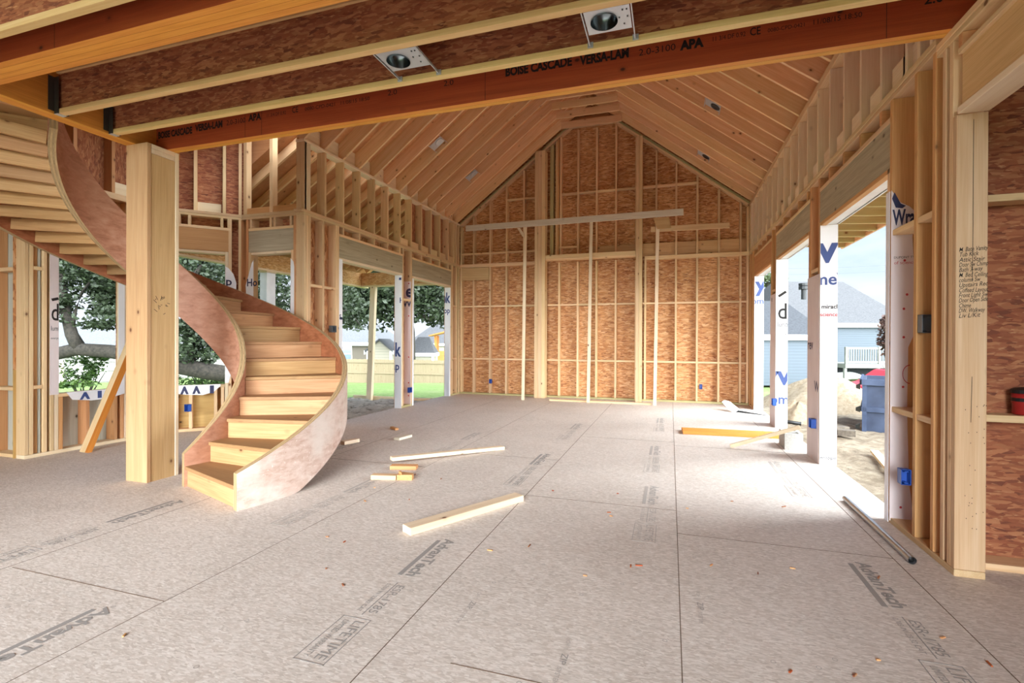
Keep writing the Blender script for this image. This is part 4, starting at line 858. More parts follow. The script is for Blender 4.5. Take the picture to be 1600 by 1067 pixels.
# slanting prop by the stair
b = MB(); b.obox((-6.285, 3.84, .0), (-6.215, 4.52, 1.80), .09, .075, X); b.m = [0, 0, 0, 1, 0, 0]
props(b.build('stair_prop', ['pine', 'orange_lumber'], None, frame((-6.285, 3.84, .0), (-6.215, 4.52, 1.80), X), bevel=.002), 'orange slanted lumber prop standing before the alcove window left of the post', 'prop')
# scraps of bark and sawdust
for i in range(34):
    x, y = random.uniform(-2.6, 1.3), random.uniform(1.35, 4.4)
    if i > 22: x, y = random.uniform(.4, 1.4), random.uniform(1.9, 3.2)
    a = random.uniform(0, 3.14); L = random.uniform(.012, .04)
    d = Vector((math.cos(a), math.sin(a), 0)); c = Vector((x, y, .004))
    props(board('wood_chip', ('pine_warm', 'lvl_face', 'osb_dark')[i % 3], c-d*L/2, c+d*L/2, .007, .005, d.cross(Z), None, 0), 'tiny wood chip on the subfloor', 'wood chip', 'wood chips scattered on the subfloor')

# ================================================================== OUTSIDE
def ground_z(x, y):
    d = max(0, math.hypot(max(0, abs(x+1.7)-5.5), max(0, y-11))-.3)
    z = -.24-.95*min(1, d/16)
    if x > 1.5: z = -.5-.35*min(1, max(0, (y-8)/14))
    return z
b = MB(); xs = [-90, -60, -45, -35, -28, -22, -18, -15, -12, -10, -8.5, -7.5, -6, -4, -2, 0, 1.4, 1.7, 2.2, 3, 4, 5, 6.5, 8, 10, 13, 17, 22, 30, 45, 70, 100]
ys = [-60, -30, -15, -8, -3, 0, 3, 5, 6.5, 8, 9, 10, 10.8, 11.5, 13, 15, 17, 19, 21, 23, 25, 28, 32, 38, 46, 60, 90, 140]
V = [(x, y, ground_z(x, y)) for y in ys for x in xs]; nx = len(xs)
b.add(V, [(j*nx+i, j*nx+i+1, (j+1)*nx+i+1, (j+1)*nx+i) for j in range(len(ys)-1) for i in range(nx-1)])
s = NT('lawn'); c = s.coords(False); f = s.noise(c, 9, 6, .7); big = s.noise(c, .7, 4); col = s.ramp(f, [(.3, lin('#43591f')), (.5, lin('#65803a')), (.7, lin('#86965c'))]); M['lawn'] = s.done(s.mix(s.ramp(big, [(.45, (0, 0, 0, 1)), (.7, (.5, .5, .5, 1))]), col, lin('#85855f')), .9)
s = NT('dirt'); c = s.coords(False); f = s.noise(c, 4, 8, .75); s.bump(f, .8, .08); M['dirt'] = s.done(s.ramp(f, [(.3, lin('#57493a')), (.5, lin('#857763')), (.7, lin('#a39884'))]), .95)
s = NT('pale_dirt'); c = s.coords(False); f = s.noise(c, 5, 8, .75); s.bump(f, .8, .08); M['pale_dirt'] = s.done(s.ramp(f, [(.32, lin('#5c4f40')), (.48, lin('#c4b8a4')), (.7, lin('#e2d9ca'))]), .95)
s = NT('sand'); c = s.coords(False); f = s.noise(c, 11, 8, .75); s.bump(f, .6, .05); M['sand'] = s.done(s.ramp(f, [(.3, lin('#7d6c55')), (.5, lin('#96866f')), (.72, lin('#a99c88'))]), .95)
props(b.build('ground', 'lawn', None, Matrix.Translation((0, 0, 0)), True), kind='structure')
def patch(name, poly, mat, z, amp=.04, n=26, kind='structure'):
    """uneven patch of bare ground inside a rectangle"""
    x0, x1, y0, y1 = poly; b = MB(); R_ = random.Random(hash(name) % 99 if False else len(name)); V = []
    for j in range(n+1):
        for i in range(n+1):
            x, y = x0+(x1-x0)*i/n, y0+(y1-y0)*j/n; e = min(i, j, n-i, n-j)
            V.append((x, y, (z if not callable(z) else z(x, y))+amp*(R_.random()-.3)-(.12 if e == 0 else 0)))
    b.add(V, [(j*(n+1)+i, j*(n+1)+i+1, (j+1)*(n+1)+i+1, (j+1)*(n+1)+i) for j in range(n) for i in range(n)])
    return props(b.build(name, mat, None, Matrix.Translation((0, 0, 0)), True), kind=kind)
patch('porch_ground', (-7.6, -4.98, 5.9, 10.5), 'pale_dirt', -.17, .08)
patch('yard_ground', (1.68, 7.5, 2.0, 14.5), 'dirt', -.40, .06, 40)
props(bx('form_board', 'pine_pale', -7.6, -4.97, 10.62, 10.66, -.25, -.11), 'level form board edging the dirt under the left porch', 'board')
scrap('lumber_board', 'pine', (-5.75, 9.55, -.02), (-5.0, 9.75, -.02), .14, .036, 'short plank lying in the far left opening at the floor edge', 'board', None)
def mound(name, cx, cy, rx, ry, h, z, mat, label, cat):
    b = MB(); n, m = 40, 14; R_ = random.Random(int(cx*10)); V = [(cx, cy, z+h)]
    ph = [R_.uniform(0, 6) for _ in range(5)]
    for j in range(1, m+1):
        f = j/m
        for i in range(n):
            a = 2*PI*i/n; k = 1+.12*math.sin(2*a+ph[0])+.07*math.sin(5*a+ph[1])
            V.append((cx+rx*f*k*math.cos(a), cy+ry*f*k*math.sin(a), z+h*(math.cos(PI*f)*.5+.5)*(1+.08*math.sin(3*a+ph[2]+4*f))+R_.uniform(-.02, .02)-(.1 if j == m else 0)))
    F = [(0, 1+i, 1+(i+1) % n) for i in range(n)]
    for j in range(m-1):
        for i in range(n): F.append((1+j*n+i, 1+(j+1)*n+i, 1+(j+1)*n+(i+1) % n, 1+j*n+(i+1) % n))
    b.add(V, F); return props(b.build(name, mat, None, None, True), label, cat)
mound('sand_pile', 3.75, 14.3, 2.4, 1.6, 1.0, -.62, 'sand', 'wide sand pile outside the far right openings', 'sand pile')
mound('sand_pile', 2.55, 11.75, .62, .8, .5, -.5, 'sand', 'small sand pile beside the blue dumpster', 'sand pile')
b = MB(); b.tube([at(1222, 658, 'z', -.33), at(1238, 660, 'z', -.35), at(1252, 662, 'z', -.36)], .035, 8); props(b.build('drain_pipe', 'black', smooth=True), 'black pipe lying on the sand outside the middle right opening', 'pipe')
for i, (x, y, a) in enumerate(((1312, 670, .3), (1322, 676, -.2))):
    p = at(x, y, 'z', -.3); d = Vector((math.cos(a), math.sin(a), 0)); o = scrap('rubble_block', 'rubble', p-d*.13+Z*.0, p+d*.13+Z*.0, .16, .10, ('broken concrete block in the dirt outside, the upper of two', 'broken concrete block in the dirt outside, the lower of two')[i], 'concrete block', 'concrete rubble outside')
p0, p1 = at(1366, 705, 'z', -.33), at(1379, 720, 'z', -.33); scrap('lumber_board', 'pine_pale', p0, p1+(p1-p0)*1.5, .1, .04, 'white board lying on the sandy ground outside the near right opening', 'board')

# dumpster
M['dumpster'] = plain('dumpster', '#1f2a40', .6, .0, 1, 3, '#38435a')
M['dumpster_rib'] = plain('dumpster_rib', '#24314a', .6, .0, 1, 4, '#3d4a63')
dv = Vector((3.95, 11.0, 0)).normalized(); dv = (dv+Vector((-.02, .0, 0))).normalized(); dr = Vector((dv.y, -dv.x, 0)); q0 = at(1347, 640, 'y', 10.9)
DM = Matrix(((dr.x, dv.x, 0, q0.x), (dr.y, dv.y, 0, q0.y), (0, 0, 1, 0), (0, 0, 0, 1)))
root = empty('dumpster', (q0.x+1.6, q0.y+.6, -.6), 'weathered blue steel dumpster beyond the near right opening', 'dumpster')
zb, zt, L_, D_, t = -.58, .56, 3.2, 1.7, .05
def dput(b, nm, mat): b.v = [DM @ v for v in b.v]; return b.build(nm, mat, root, DM)
b = MB(); b.box(0, L_, 0, t, zb, zt); b.box(0, L_, D_-t, D_, zb, zt); b.box(0, t, t, D_-t, zb, zt); b.box(L_-t, L_, t, D_-t, zb, zt); b.box(t, L_-t, t, D_-t, zb, zb+t); dput(b, 'container', 'dumpster')
for z0, z1, e in ((zt-.09, zt+.02, .07), (-.03, .06, .05), (zb, zb+.1, .06)):
    b = MB(); b.box(-.01, L_+e, -e, -.002, z0, z1); b.box(-e*.6, -.002, 0, D_, z0, z1); dput(b, 'side_rail', 'dumpster_rib')
for k in range(5):
    b = MB(); xx = k*.74; b.box(xx, xx+.07, -.05, -.003, zb+.1, zt-.09); dput(b, 'side_rib', 'dumpster_rib')
for z in (.38, -.05, -.38):
    b = MB(); b.prism([(-.03, 0, z), (-.10, .02, z+.02), (-.10, .02, z+.08), (-.03, 0, z+.12)], (0, .05, 0)); dput(b, 'hook', 'steel_dark')

# fences
M['fence'] = wood('fence', '#93866c', '#85785c', '#6f624a', amt=.05)
M['fence_white'] = plain('fence_white', '#75746e', .8, 0, 1, 5, '#86857f')
def fence(p0, p1, h, mat, label, dirz):
    p0, p1 = Vector(p0), Vector(p1); d = p1-p0; L = d.length; d.normalize(); s_ = d.cross(Z)
    if s_.dot(-p0) < 0: s_ = -s_           # towards the house
    root = empty('picket_fence', (p0+p1)/2, label, 'fence', None)
    b = MB(); n = int(L/.142); R_ = random.Random(3)
    for i in range(n): q = p0+d*(i*.142+.07)-Z*0; b.obox(q+Z*0, q+Z*(h+R_.uniform(-.015, .015)), .138, .018, d)
    c = (p0+p1)/2; b.build('picket_panel', mat, root, Matrix(((0, d.x, s_.x, c.x), (0, d.y, s_.y, c.y), (1, 0, 0, c.z), (0, 0, 0, 1))))
    for z in (.10, h*.52, h*.9): board('rail', mat, p0+s_*.035+Z*z, p1+s_*.035+Z*z, .085, .04, Z, root)
    k = 0.9
    while k < L: q = p0+d*k+s_*.075; board('fence_post', 'grey_wood', q-Z*.1, q+Z*(h*.98), .12, .07, d, root); k += 2.3
    return root
fa = at(500, 607, 'y', 24); fb = at(720, 611, 'y', 24.6); zb = -1.42; fa.z = fb.z = zb
fence(fa+(fa-fb)*.25, fb+(fb-fa)*.5, 1.58, 'fence', 'tan picket fence with three rails across the lawn behind the left openings', None)
ga, gb = at(60, 592, 'y', 17), at(400, 592, 'y', 27); ga.z = gb.z = -1.2
fence(ga, gb, 1.35, 'fence_white', 'pale weathered fence beyond the oak outside the alcove windows', None)

# houses
M['shingle'] = plain('shingle', '#3d3d3f', .9, 0, 1, 9, '#545456', (1, 1, 4))
M['shingle_pale'] = plain('shingle_pale', '#515255', .9, 0, 1, 9, '#68696b', (1, 1, 4))
M['shingle_dark'] = plain('shingle_dark', '#2b2d31', .9, 0, 1, 9, '#3e4045', (1, 1, 4))
M['blue_siding'] = siding('blue_siding', '#4b535c', .14, '#394149')
M['cream_siding'] = siding('cream_siding', '#958f7f', .18, '#7a7466')
M['taupe_wall'] = plain('taupe_wall', '#574f45', .8)
M['glass'] = plain('glass', '#5b6a78', .08)
M['cedar'] = wood('cedar', '#dc9a55', '#c68140', '#a8652c')
def ray_at(px, py, dist):
    d = (fw*FPX+rt*(px-800)-up*(py-533.5)).normalized(); return Vector((0, 0, EYE))+d*dist
def gable_house(name, loc, ax, L_, D_, h, rise, wall, roof, label, hip=0.0, over=.35, trim='white_paint', front_gable=False):
    """block with a pitched roof: ax = direction of the ridge (unit), loc = centre of the base"""
    root = empty(name, loc, label, 'house'); ax = Vector(ax).normalized(); s_ = Vector((-ax.y, ax.x, 0)); c = Vector(loc); z1 = h
    mw = Matrix(((ax.x, s_.x, 0, c.x), (ax.y, s_.y, 0, c.y), (0, 0, 1, c.z), (0, 0, 0, 1)))
    def put(b, nm, mat): b.v = [mw @ v for v in b.v]; return b.build(nm, mat, root, mw)
    b = MB(); b.box(-L_/2, L_/2, -D_/2, D_/2, 0, h)
    if not hip:
        for sx in (-1, 1): b.prism([(sx*L_/2, -D_/2, h), (sx*L_/2, D_/2, h), (sx*L_/2, 0, h+rise)], (-sx*.1, 0, 0))
    put(b, 'wall', wall)
    b = MB(); e = over; k = rise/(D_/2); zt = h+rise; ze = h-k*e; t = .12; xr = L_/2+e-hip
    for sy in (-1, 1):
        b.add([(-L_/2-e, sy*(D_/2+e), ze), (L_/2+e, sy*(D_/2+e), ze), (xr, 0, zt), (-xr, 0, zt)]+[(-L_/2-e, sy*(D_/2+e), ze+t), (L_/2+e, sy*(D_/2+e), ze+t), (xr, 0, zt+t), (-xr, 0, zt+t)],
              [(0, 1, 2, 3), (4, 7, 6, 5), (0, 4, 5, 1), (1, 5, 6, 2), (2, 6, 7, 3), (3, 7, 4, 0)])
    if hip:
        for sx in (-1, 1): b.add([(sx*(L_/2+e), -(D_/2+e), ze+t), (sx*(L_/2+e), D_/2+e, ze+t), (sx*xr, 0, zt+t), (sx*(L_/2+e), -(D_/2+e), ze), (sx*(L_/2+e), D_/2+e, ze), (sx*xr, 0, zt)], [(0, 1, 2), (3, 5, 4), (0, 3, 4, 1)])
    put(b, 'roof', roof)
    b = MB()
    for sy in (-1, 1): b.box(-L_/2-e, L_/2+e, sy*(D_/2+e)-.03, sy*(D_/2+e)+.03, ze-.12, ze+t)
    for sx in (-1, 1): b.box(sx*(L_/2+e)-.03, sx*(L_/2+e)+.03, -D_/2-e, D_/2+e, ze-.12, ze+t) if hip else None
    put(b, 'fascia', trim)
    for sx in (-1, 1):
        for sy in (-1, 1): b = MB(); b.box(sx*(L_/2)-.07, sx*(L_/2)+.07, sy*(D_/2)-.07, sy*(D_/2)+.07, 0, h-.05); put(b, 'corner_trim', trim)
    return root, mw
def window(root, mw, x, y, z, w, h):
    b = MB(); t = .06
    for a in ((x-w/2-t, x+w/2+t, z-h/2-t, z-h/2), (x-w/2-t, x+w/2+t, z+h/2, z+h/2+t), (x-w/2-t, x-w/2, z-h/2, z+h/2), (x+w/2, x+w/2+t, z-h/2, z+h/2), (x-w/2, x+w/2, z-.03, z+.03)): b.box(a[0], a[1], y-.05, y+.05, a[2], a[3])
    b.v = [mw @ v for v in b.v]; f = b.build('window', 'white_paint', root, mw); b = MB(); b.box(x-w/2, x+w/2, y-.02, y+.02, z-h/2, z+h/2); b.v = [mw @ v for v in b.v]; b.build('pane', 'glass', f, mw)
# left houses: centre positions from the sight lines
fx = Vector((rt.x, rt.y, 0)).normalized(); fy = Vector((fw.x, fw.y, 0)).normalized()
def place(px, depth, z): d = ray_at(px, 530, 1)-Vector((0, 0, EYE)); k = depth/(d.dot(fy)); return Vector((d.x*k, d.y*k, z))
r_, mw = gable_house('grey_roofed_house', place(545, 43, -1.6), fx, 7.2, 8.0, 2.75, 2.6, 'taupe_wall', 'shingle_pale', 'taupe house with a pale grey hip roof behind the fence, seen past the porch post', 3.2)
window(r_, mw, 1.15, -4.02, 1.75, .75, 1.15)
gable_house('cream_shed', place(601, 33.5, -1.5), fy, 2.6, 1.5, 2.1, .62, 'cream_siding', 'shingle', 'cream lapped gable shed just behind the tan fence', 0, .18)
r_, mw = gable_house('grey_roofed_house', place(700, 55, -1.6), fx, 6.5, 9.0, 2.6, 2.6, 'cream_siding', 'shingle', 'long grey-roofed house with a satellite dish behind the fence, seen through the far left opening', 3.0)
b = MB(); dc = Vector((-2.85, -2.6, 4.3)); lathe(b, 0, 0, [(.02, 0), (.25, .03), (.36, .1), (.35, .1), (.24, .04), (.02, .012)], 18)
rot = Matrix.Translation(dc) @ Matrix.Rotation(math.radians(70), 4, 'X'); b.v = [mw @ (rot @ v) for v in b.v]; b.build('satellite_dish', 'galv', r_, smooth=True)
b = MB(); b.tube([mw @ dc, mw @ (dc+Vector((-.15, .2, -.75)))], .04, 8); b.build('dish_mast', 'galv', r_)
gable_house('cream_shed', place(662, 34, -1.5), fx, 1.5, 1.6, 1.95, .9, 'cream_siding', 'shingle', 'low cream shed in front of the satellite-dish house', .5, .15)
root = empty('cedar_pergola', place(692, 37, -1.5), 'orange cedar porch with a lean-to roof behind the far end of the tan fence', 'porch')
o = place(692, 37, -1.5)
for u in (-.55, 1.0):
    for v in (0, 1.2): board('pergola_post', 'cedar', o+fx*u+fy*v, o+fx*u+fy*v+Z*3.1, .16, .16, fx, root)
board('pergola_roof', 'cedar', o-fx*1.0+fy*.6+Z*3.08, o+fx*1.7+fy*.6+Z*3.75, 2.0, .09, fy, root); board('pergola_rail', 'cedar', o-fx*.55-fy*.02+Z*1.55, o+fx*1.0-fy*.02+Z*1.55, .8, .03, Z, root)
gable_house('pale_house', place(140, 38, -1.6), fx, 9.5, 7.0, 1.95, 2.1, 'fence_white', 'shingle_pale', 'pale house with a light grey roof beyond the oak, seen through the alcove window', 0)

# right houses
r1 = place(1224, 22.5, -.75)
gable_house('blue_house', place(1195, 24.5, -.75), fx, 3.55, 3.8, 2.35, 1.55, 'blue_siding', 'shingle_dark', 'nearer blue lap-sided wing with a dark hip roof, seen between the right posts', 1.0, .18)
r_, mw = gable_house('blue_house', place(1262, 34, -.8), fx, 8.2, 7.0, 3.3, 2.75, 'blue_siding', 'shingle', 'larger blue lap-sided house with a grey hip roof outside the right openings', 2.0, .3)
b = MB(); pv = ray_at(1256, 449, 29); b.tube([pv-Z*.6, pv-Z*.1], .12, 10); b.tube([pv-Z*.1, pv+Z*.05], .24, 12); b.tube([pv+Z*.08, pv+Z*.2], .24, 12); b.tube([pv+Z*.05, pv+Z*.08], .1, 8); b.build('roof_vent', 'black', r_)
# deck
M['deck_wood'] = plain('deck_wood', '#75746f', .8, 0, 1, 6, '#878681')
root = empty('raised_deck', place(1345, 26.5, -.75), 'raised grey wooden deck with a picket railing behind the blue house wall', 'deck'); o = place(1345, 26.5, 0)
board('deck_floor', 'deck_wood', o-fx*1.55+Z*.02, o+fx*4+Z*.02, 2.2, .22, fy, root)
for z in (.93, .22): board('handrail', 'deck_wood', o-fx*1.55-fy*1.06+Z*z, o+fx*4-fy*1.06+Z*z, .10, .06, Z, root)
for i in range(44): q = o+fx*(-1.5+i*.125)-fy*1.06; board('baluster', 'deck_wood', q+Z*.25, q+Z*.90, .04, .04, fx, root, 0)
for u in (-1.5, .2, 1.9, 3.6):
    q = o+fx*u-fy*1.06; board('deck_post', 'deck_wood', q+Z*.14, q+Z*1.0, .11, .11, fx, root)
    q = o+fx*u-fy*.98; board('deck_leg', 'deck_wood', q+Z*-.85, q+Z*-.09, .13, .13, fx, root)
b = MB(); q = o+fy*1.0; b.prism([q-fx*1.6-Z*.8, q+fx*4-Z*.8, q+fx*4-Z*.1, q-fx*1.6-Z*.1], fy*.05); b.build('skirting', 'shingle_dark', root)
root2 = place(1322, 26.35, -.68); b = MB(); N_ = 12
b.tube([root2-fx*.95+Z*.05]+[root2+fx*(-.9+.18*k)+Z*(.12+.02*math.cos(k)) for k in range(10)]+[root2+fx*.95+Z*.05], [.02]+[.2*math.sin(PI*(k+1)/11)**.6+.02 for k in range(10)]+[.02], 12)
props(b.build('canoe', 'white_paint', smooth=True), 'pale overturned canoe lying under the grey deck', 'canoe')
b = MB(); q = place(1361, 14.6, -.92)
body = [(-2.1, .0), (2.1, 0), (2.1, .55), (1.5, .72), (.8, .78), (.45, 1.15), (-.9, 1.2), (-1.5, .8), (-2.1, .7)]
b.prism([q+fx*(u+2.15)+Z*(v+.12) for u, v in body], fy*1.6)
M['car_red'] = plain('car_red', '#b51f2a', .25)
root = empty('red_car', q+fx*1.9, 'red car parked beside the deck, just visible above the dumpster', 'car'); b.build('car_body', 'car_red', root, bevel=.06)
for u in (-1.3, 1.3): b = MB(); b.tube([q+fx*(2.15+u)-fy*.03+Z*.3, q+fx*(2.15+u)+fy*.2+Z*.3], .3, 18); b.build('wheel', 'black', root)
b = MB(); b.prism([q+fx*(u+2.15)+Z*(v+.12)-fy*.012 for u, v in ((-1.35, .82), (.35, .82), (.25, 1.1), (-.85, 1.13))], fy*.01); b.build('side_window', 'glass', root)
b = MB(); z = lambda x, y: ground_z(x, y)
d0, d1 = place(1280, 19.2, 0), place(1500, 19.2, 0)
b.prism([Vector((p.x, p.y, ground_z(p.x, p.y)+.03)) for p in (d0, d1, d1+fy*2.6, d0+fy*2.6)], (0, 0, .02)); props(b.build('driveway', plain('driveway', '#a19e98', .9, 0, 1, 8, '#b0ada7')), kind='structure')

# utility wires
for z0, z1, lab in ((421, 411, 'thin utility wire crossing the sky outside the right openings, the upper of two'), (430, 421, 'thin utility wire crossing the sky outside the right openings, the lower of two')):
    a_, c_ = ray_at(1180, z0, 60), ray_at(1460, z1, 60); b = MB(); b.tube([a_+(a_-c_)*2, a_, (a_+c_)/2-Z*.1, c_, c_+(c_-a_)*2], .012, 5); props(b.build('utility_wire', 'grey_box'), lab, 'wire')

# trees
M['bark'] = plain('bark', '#1c1915', .95, 0, 1, 14, '#3a342c', (1, 1, 1), .8)
def leafmat(name, a, b_, c_):
    s = NT(name); co = s.coords(False); f = s.noise(co, 2.2, 4, .7); g = s.noise(co, 23, 2); col = s.ramp(s.math('ADD', s.math('MULTIPLY', f, .6), s.math('MULTIPLY', g, .4)), [(.35, lin(a)), (.5, lin(b_)), (.66, lin(c_))])
    tr = s.n('ShaderNodeBsdfTranslucent'); s.l(col, tr.inputs[0]); mx = s.n('ShaderNodeMixShader'); mx.inputs[0].default_value = .3; s.l(s.b.outputs[0], mx.inputs[1]); s.l(tr.outputs[0], mx.inputs[2]); s.l(mx.outputs[0], s.out.inputs[0]); return s.done(col, .55)
M['leaf_oak'] = leafmat('leaf_oak', '#161d12', '#2c3822', '#56624a'); M['leaf_fresh'] = leafmat('leaf_fresh', '#1f3114', '#3b5622', '#6a8040'); M['leaf_hedge'] = leafmat('leaf_hedge', '#2a3320', '#4d5a34', '#75805a')
M['leaf_red'] = leafmat('leaf_red', '#2a1e1a', '#4a3029', '#6a5044')
def leaves(blobs, size, seed, dens=1.0):
    """leaf blades scattered through ellipsoids (centre, radii, count)"""
    R_ = random.Random(seed); b = MB(); V, F = [], []
    for c, rad, cnt in blobs:
        sub = [(Vector((R_.gauss(0, .5), R_.gauss(0, .5), R_.gauss(0, .5))), R_.uniform(.12, .3)) for _ in range(max(5, cnt//70))]
        for i in range(int(cnt*dens)):
            sc, sr = R_.choice(sub); u = Vector((R_.gauss(0, sr), R_.gauss(0, sr), R_.gauss(0, sr)))+sc
            if u.length > 1.15: continue
            p = Vector(c)+Vector((u.x*rad[0], u.y*rad[1], u.z*rad[2])); L = size*R_.uniform(.7, 1.4)
            d = Vector((R_.uniform(-1, 1), R_.uniform(-1, 1), R_.uniform(-.8, .5))).normalized(); e = d.cross(Vector((R_.uniform(-1, 1), R_.uniform(-1, 1), R_.uniform(-1, 1)))).normalized()
            k = len(V); V += [p-d*L*.5, p+e*L*.28, p+d*L*.5, p-e*L*.28]; F.append((k, k+1, k+2, k+3))
    b.add(V, F); return b
def tree(name, base, limbs, blobs, size, leafm, label, seed):
    root = empty(name, base, label, 'tree'); b = MB()
    for pts, rads in limbs: b.tube(pts, rads, 10)
    b.build('trunk', 'bark', root, smooth=True); leaves(blobs, size, seed, 1.7 if name == 'oak_tree' else 1.0).build('foliage', leafm, root); return root
def R3(px, py, d): return place(px, d, 0)+Z*(EYE+(531-py)/FPX*d)
D1 = 14.5
tr_base = place(420, 16.5, -1.0)
tree('oak_tree', tr_base, [
    ([tr_base, R3(415, 560, 16.3), R3(400, 470, 16)], [.55, .45, .35]),
    ([R3(418, 580, 16.3), R3(370, 588, 15), R3(325, 582, D1), R3(283, 574, D1), R3(230, 560, D1), R3(170, 551, D1), R3(120, 548, D1), R3(85, 556, D1), R3(20, 560, D1)], [.32, .26, .25, .24, .22, .2, .19, .18, .14]),
    ([R3(124, 547, D1), R3(112, 525, D1), R3(104, 495, D1), R3(96, 450, D1), R3(92, 400, D1)], [.19, .16, .13, .11, .08]),
    ([R3(112, 520, D1), R3(117, 490, D1), R3(128, 460, D1), R3(150, 430, D1)], [.06, .05, .04, .03]),
    ([R3(300, 575, D1), R3(296, 500, D1), R3(305, 430, D1), R3(330, 390, D1)], [.12, .09, .08, .05])],
    [(R3(140, 425, D1+.5), (1.4, 1.2, 1.0), 4200), (R3(190, 455, D1+1), (1.1, 1.0, .9), 2600), (R3(110, 480, D1), (.9, .8, .5), 1000), (R3(165, 500, D1-.3), (.7, .8, .35), 600), (R3(300, 450, D1), (1.3, 1.0, 1.1), 2600), (R3(340, 400, D1+2), (1.7, 1.2, 1.2), 3600), (R3(310, 530, D1), (1.0, .8, .7), 2000), (R3(420, 455, D1+3), (1.5, 1.3, 1.9), 5200), (R3(290, 360, D1+1), (1.4, 1.2, .9), 1800)],
    .13, 'leaf_oak', 'big dark oak with a thick level limb outside the stair alcove windows', 5)
b2 = place(640, 30, -1.5)
tree('broadleaf_tree', b2, [([b2, R3(640, 520, 30), R3(635, 470, 30), R3(600, 440, 30)], [.4, .32, .25, .12]), ([R3(637, 490, 30), R3(665, 450, 30)], [.2, .08]), ([R3(637, 480, 30), R3(672, 500, 30), R3(690, 490, 30)], [.12, .08, .04])],
    [(R3(590, 455, 30), (3.0, 2, 2.2), 5200), (R3(555, 450, 29), (1.8, 1.5, 1.9), 3600), (R3(545, 490, 28), (1.2, 1, .8), 1000), (R3(665, 455, 30), (2.2, 1.8, 1.8), 5200), (R3(690, 480, 31), (1.2, 1.2, 1.3), 1800), (R3(625, 475, 31), (2.0, 1.4, 1.2), 2600), (R3(655, 430, 31), (2.0, 1.4, 1.1), 2000)], .26, 'leaf_oak', 'leafy tree rising behind the houses in the left wall openings', 9)
b3 = place(543, 15.5, -.9)
tree('branch_tree', b3, [([b3, R3(505, 560, 15.5), R3(520, 490, 15.5), R3(545, 485, 15.5), R3(562, 508, 15.5)], [.12, .1, .06, .03, .015])], [(R3(550, 492, 15.5), (.45, .4, .4), 360), (R3(535, 470, 15.7), (.6, .4, .5), 700), (R3(528, 440, 15.8), (.7, .5, .6), 900), (R3(552, 510, 15.5), (.3, .3, .2), 120)], .12, 'leaf_oak', 'drooping leafy branches beside the left jamb of the near left opening', 4)
def bush(name, c, blobs, size, m, label, seed):
    root = empty(name, c, label, 'bush'); b = MB()
    for k in range(7): a = k*.9; b.tube([c, c+Vector((.25*math.cos(a), .25*math.sin(a), .5)), c+Vector((.5*math.cos(a), .5*math.sin(a), 1.0))], [.03, .02, .008], 6)
    b.build('stem', 'bark', root); leaves(blobs, size, seed).build('foliage', m, root)
bush('leafy_bush', place(132, 15.5, -.8), [(R3(134, 577, 15.5), (.65, .5, .45), 900), (R3(150, 560, 15.5), (.45, .4, .25), 400), (R3(118, 604, 14.5), (.7, .4, .14), 500)], .12, 'leaf_fresh', 'fresh green bush below the oak limb outside the alcove window', 2)
bush('leafy_bush', place(320, 18.5, -1), [(R3(305, 598, 18.5), (1.1, .5, .4), 900), (R3(350, 600, 18.5), (.8, .5, .35), 600)], .12, 'leaf_fresh', 'green bush below the oak limb outside the diagonal wall window', 8)
bush('leafy_bush', place(1400, 22.5, -.8), [(R3(1396, 522, 22.5), (.6, .5, .95), 1500), (R3(1398, 545, 22.5), (.6, .5, .7), 900)], .2, 'leaf_red', 'dark reddish bush at the corner of the larger blue house', 6)
bt = place(1200, 60, -1)
tree('far_tree', bt, [([bt, R3(1200, 440, 60)], [.4, .2])], [(R3(1198, 437, 60), (2.2, 1.5, .9), 900), (R3(1212, 440, 60), (1.2, 1.2, .6), 400)], .4, 'leaf_hedge', 'distant treetop above the grey roof outside the far right opening', 3)

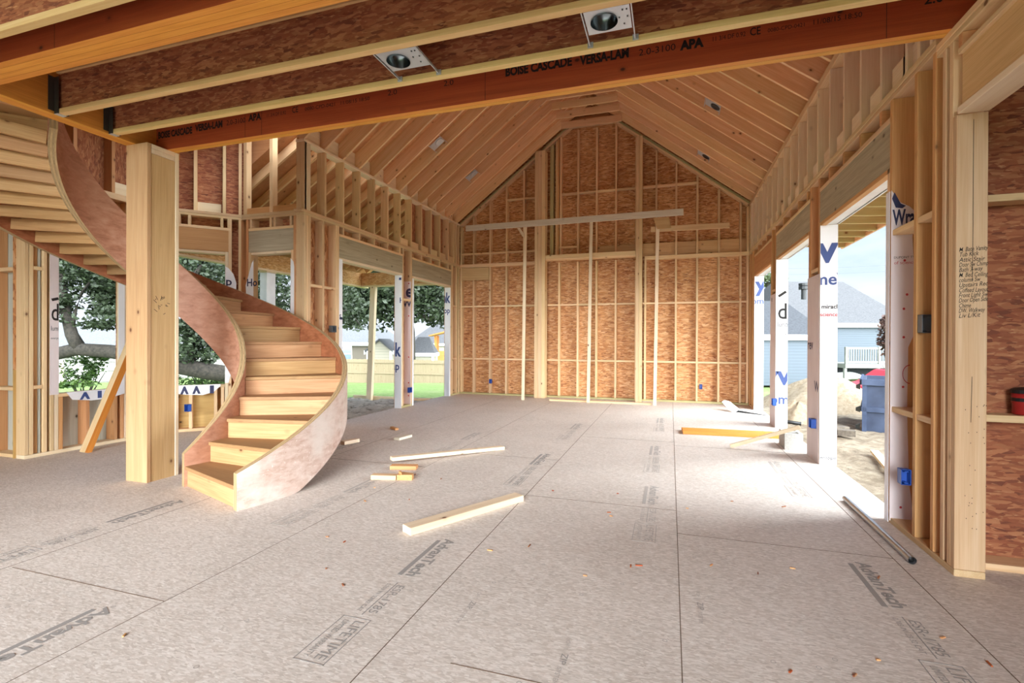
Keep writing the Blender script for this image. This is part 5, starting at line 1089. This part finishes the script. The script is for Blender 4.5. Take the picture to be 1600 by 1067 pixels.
# ================================================================== LIGHT
w = bpy.data.worlds.new('world'); scene.world = w; w.use_nodes = True; nt = w.node_tree; nt.nodes.clear()
N = nt.nodes.new; out = N('ShaderNodeOutputWorld'); bg = N('ShaderNodeBackground'); nt.links.new(bg.outputs[0], out.inputs[0])
tc = N('ShaderNodeTexCoord'); sp = N('ShaderNodeSeparateXYZ'); nt.links.new(tc.outputs['Generated'], sp.inputs[0])
rp = N('ShaderNodeValToRGB'); nt.links.new(sp.outputs[2], rp.inputs[0]); e = rp.color_ramp.elements
e[0].position = 0; e[0].color = lin('#e2edfa'); e[1].position = .75; e[1].color = lin('#86b0e4'); m = e.new(.22); m.color = lin('#b0d0f6')
mp = N('ShaderNodeMapping'); mp.inputs['Scale'].default_value = (1.6, 1.6, 5.0); nt.links.new(tc.outputs['Generated'], mp.inputs[0])
nz = N('ShaderNodeTexNoise'); nz.inputs['Scale'].default_value = 2.3; nz.inputs['Detail'].default_value = 6; nt.links.new(mp.outputs[0], nz.inputs[0])
cr = N('ShaderNodeValToRGB'); nt.links.new(nz.outputs[0], cr.inputs[0]); cr.color_ramp.elements[0].position = .42; cr.color_ramp.elements[1].position = .72; cr.color_ramp.elements[1].color = (.85, .85, .85, 1)
mx = N('ShaderNodeMix'); mx.data_type = 'RGBA'; nt.links.new(cr.outputs[0], mx.inputs[0]); nt.links.new(rp.outputs[0], mx.inputs[6]); mx.inputs[7].default_value = (1, 1, 1, 1)
nt.links.new(mx.outputs[2], bg.inputs[0]); bg.inputs[1].default_value = .35
def sun(name, frm, strength, angle, col=(.885, .96, 1)):
    l = bpy.data.lights.new(name, 'SUN'); l.energy = strength; l.angle = math.radians(angle); l.color = col
    o = bpy.data.objects.new(name, l); COL.objects.link(o); o.rotation_euler = (-Vector(frm)).to_track_quat('-Z', 'Y').to_euler()
sun('hazy_sun', (1, -.42, .47), 7.8, 95)
sun('rear_fill', (.05, -1, .26), 2.6, 34)  # added second sun, fills the room from behind the viewer

scene.view_settings.view_transform = 'Standard'; scene.view_settings.look = 'None'; scene.view_settings.gamma = 1; scene.view_settings.use_curve_mapping = False
scene.view_settings.exposure = 1.88
scene.cycles.use_denoising = True
scene.cycles.max_bounces = 10; scene.cycles.diffuse_bounces = 8
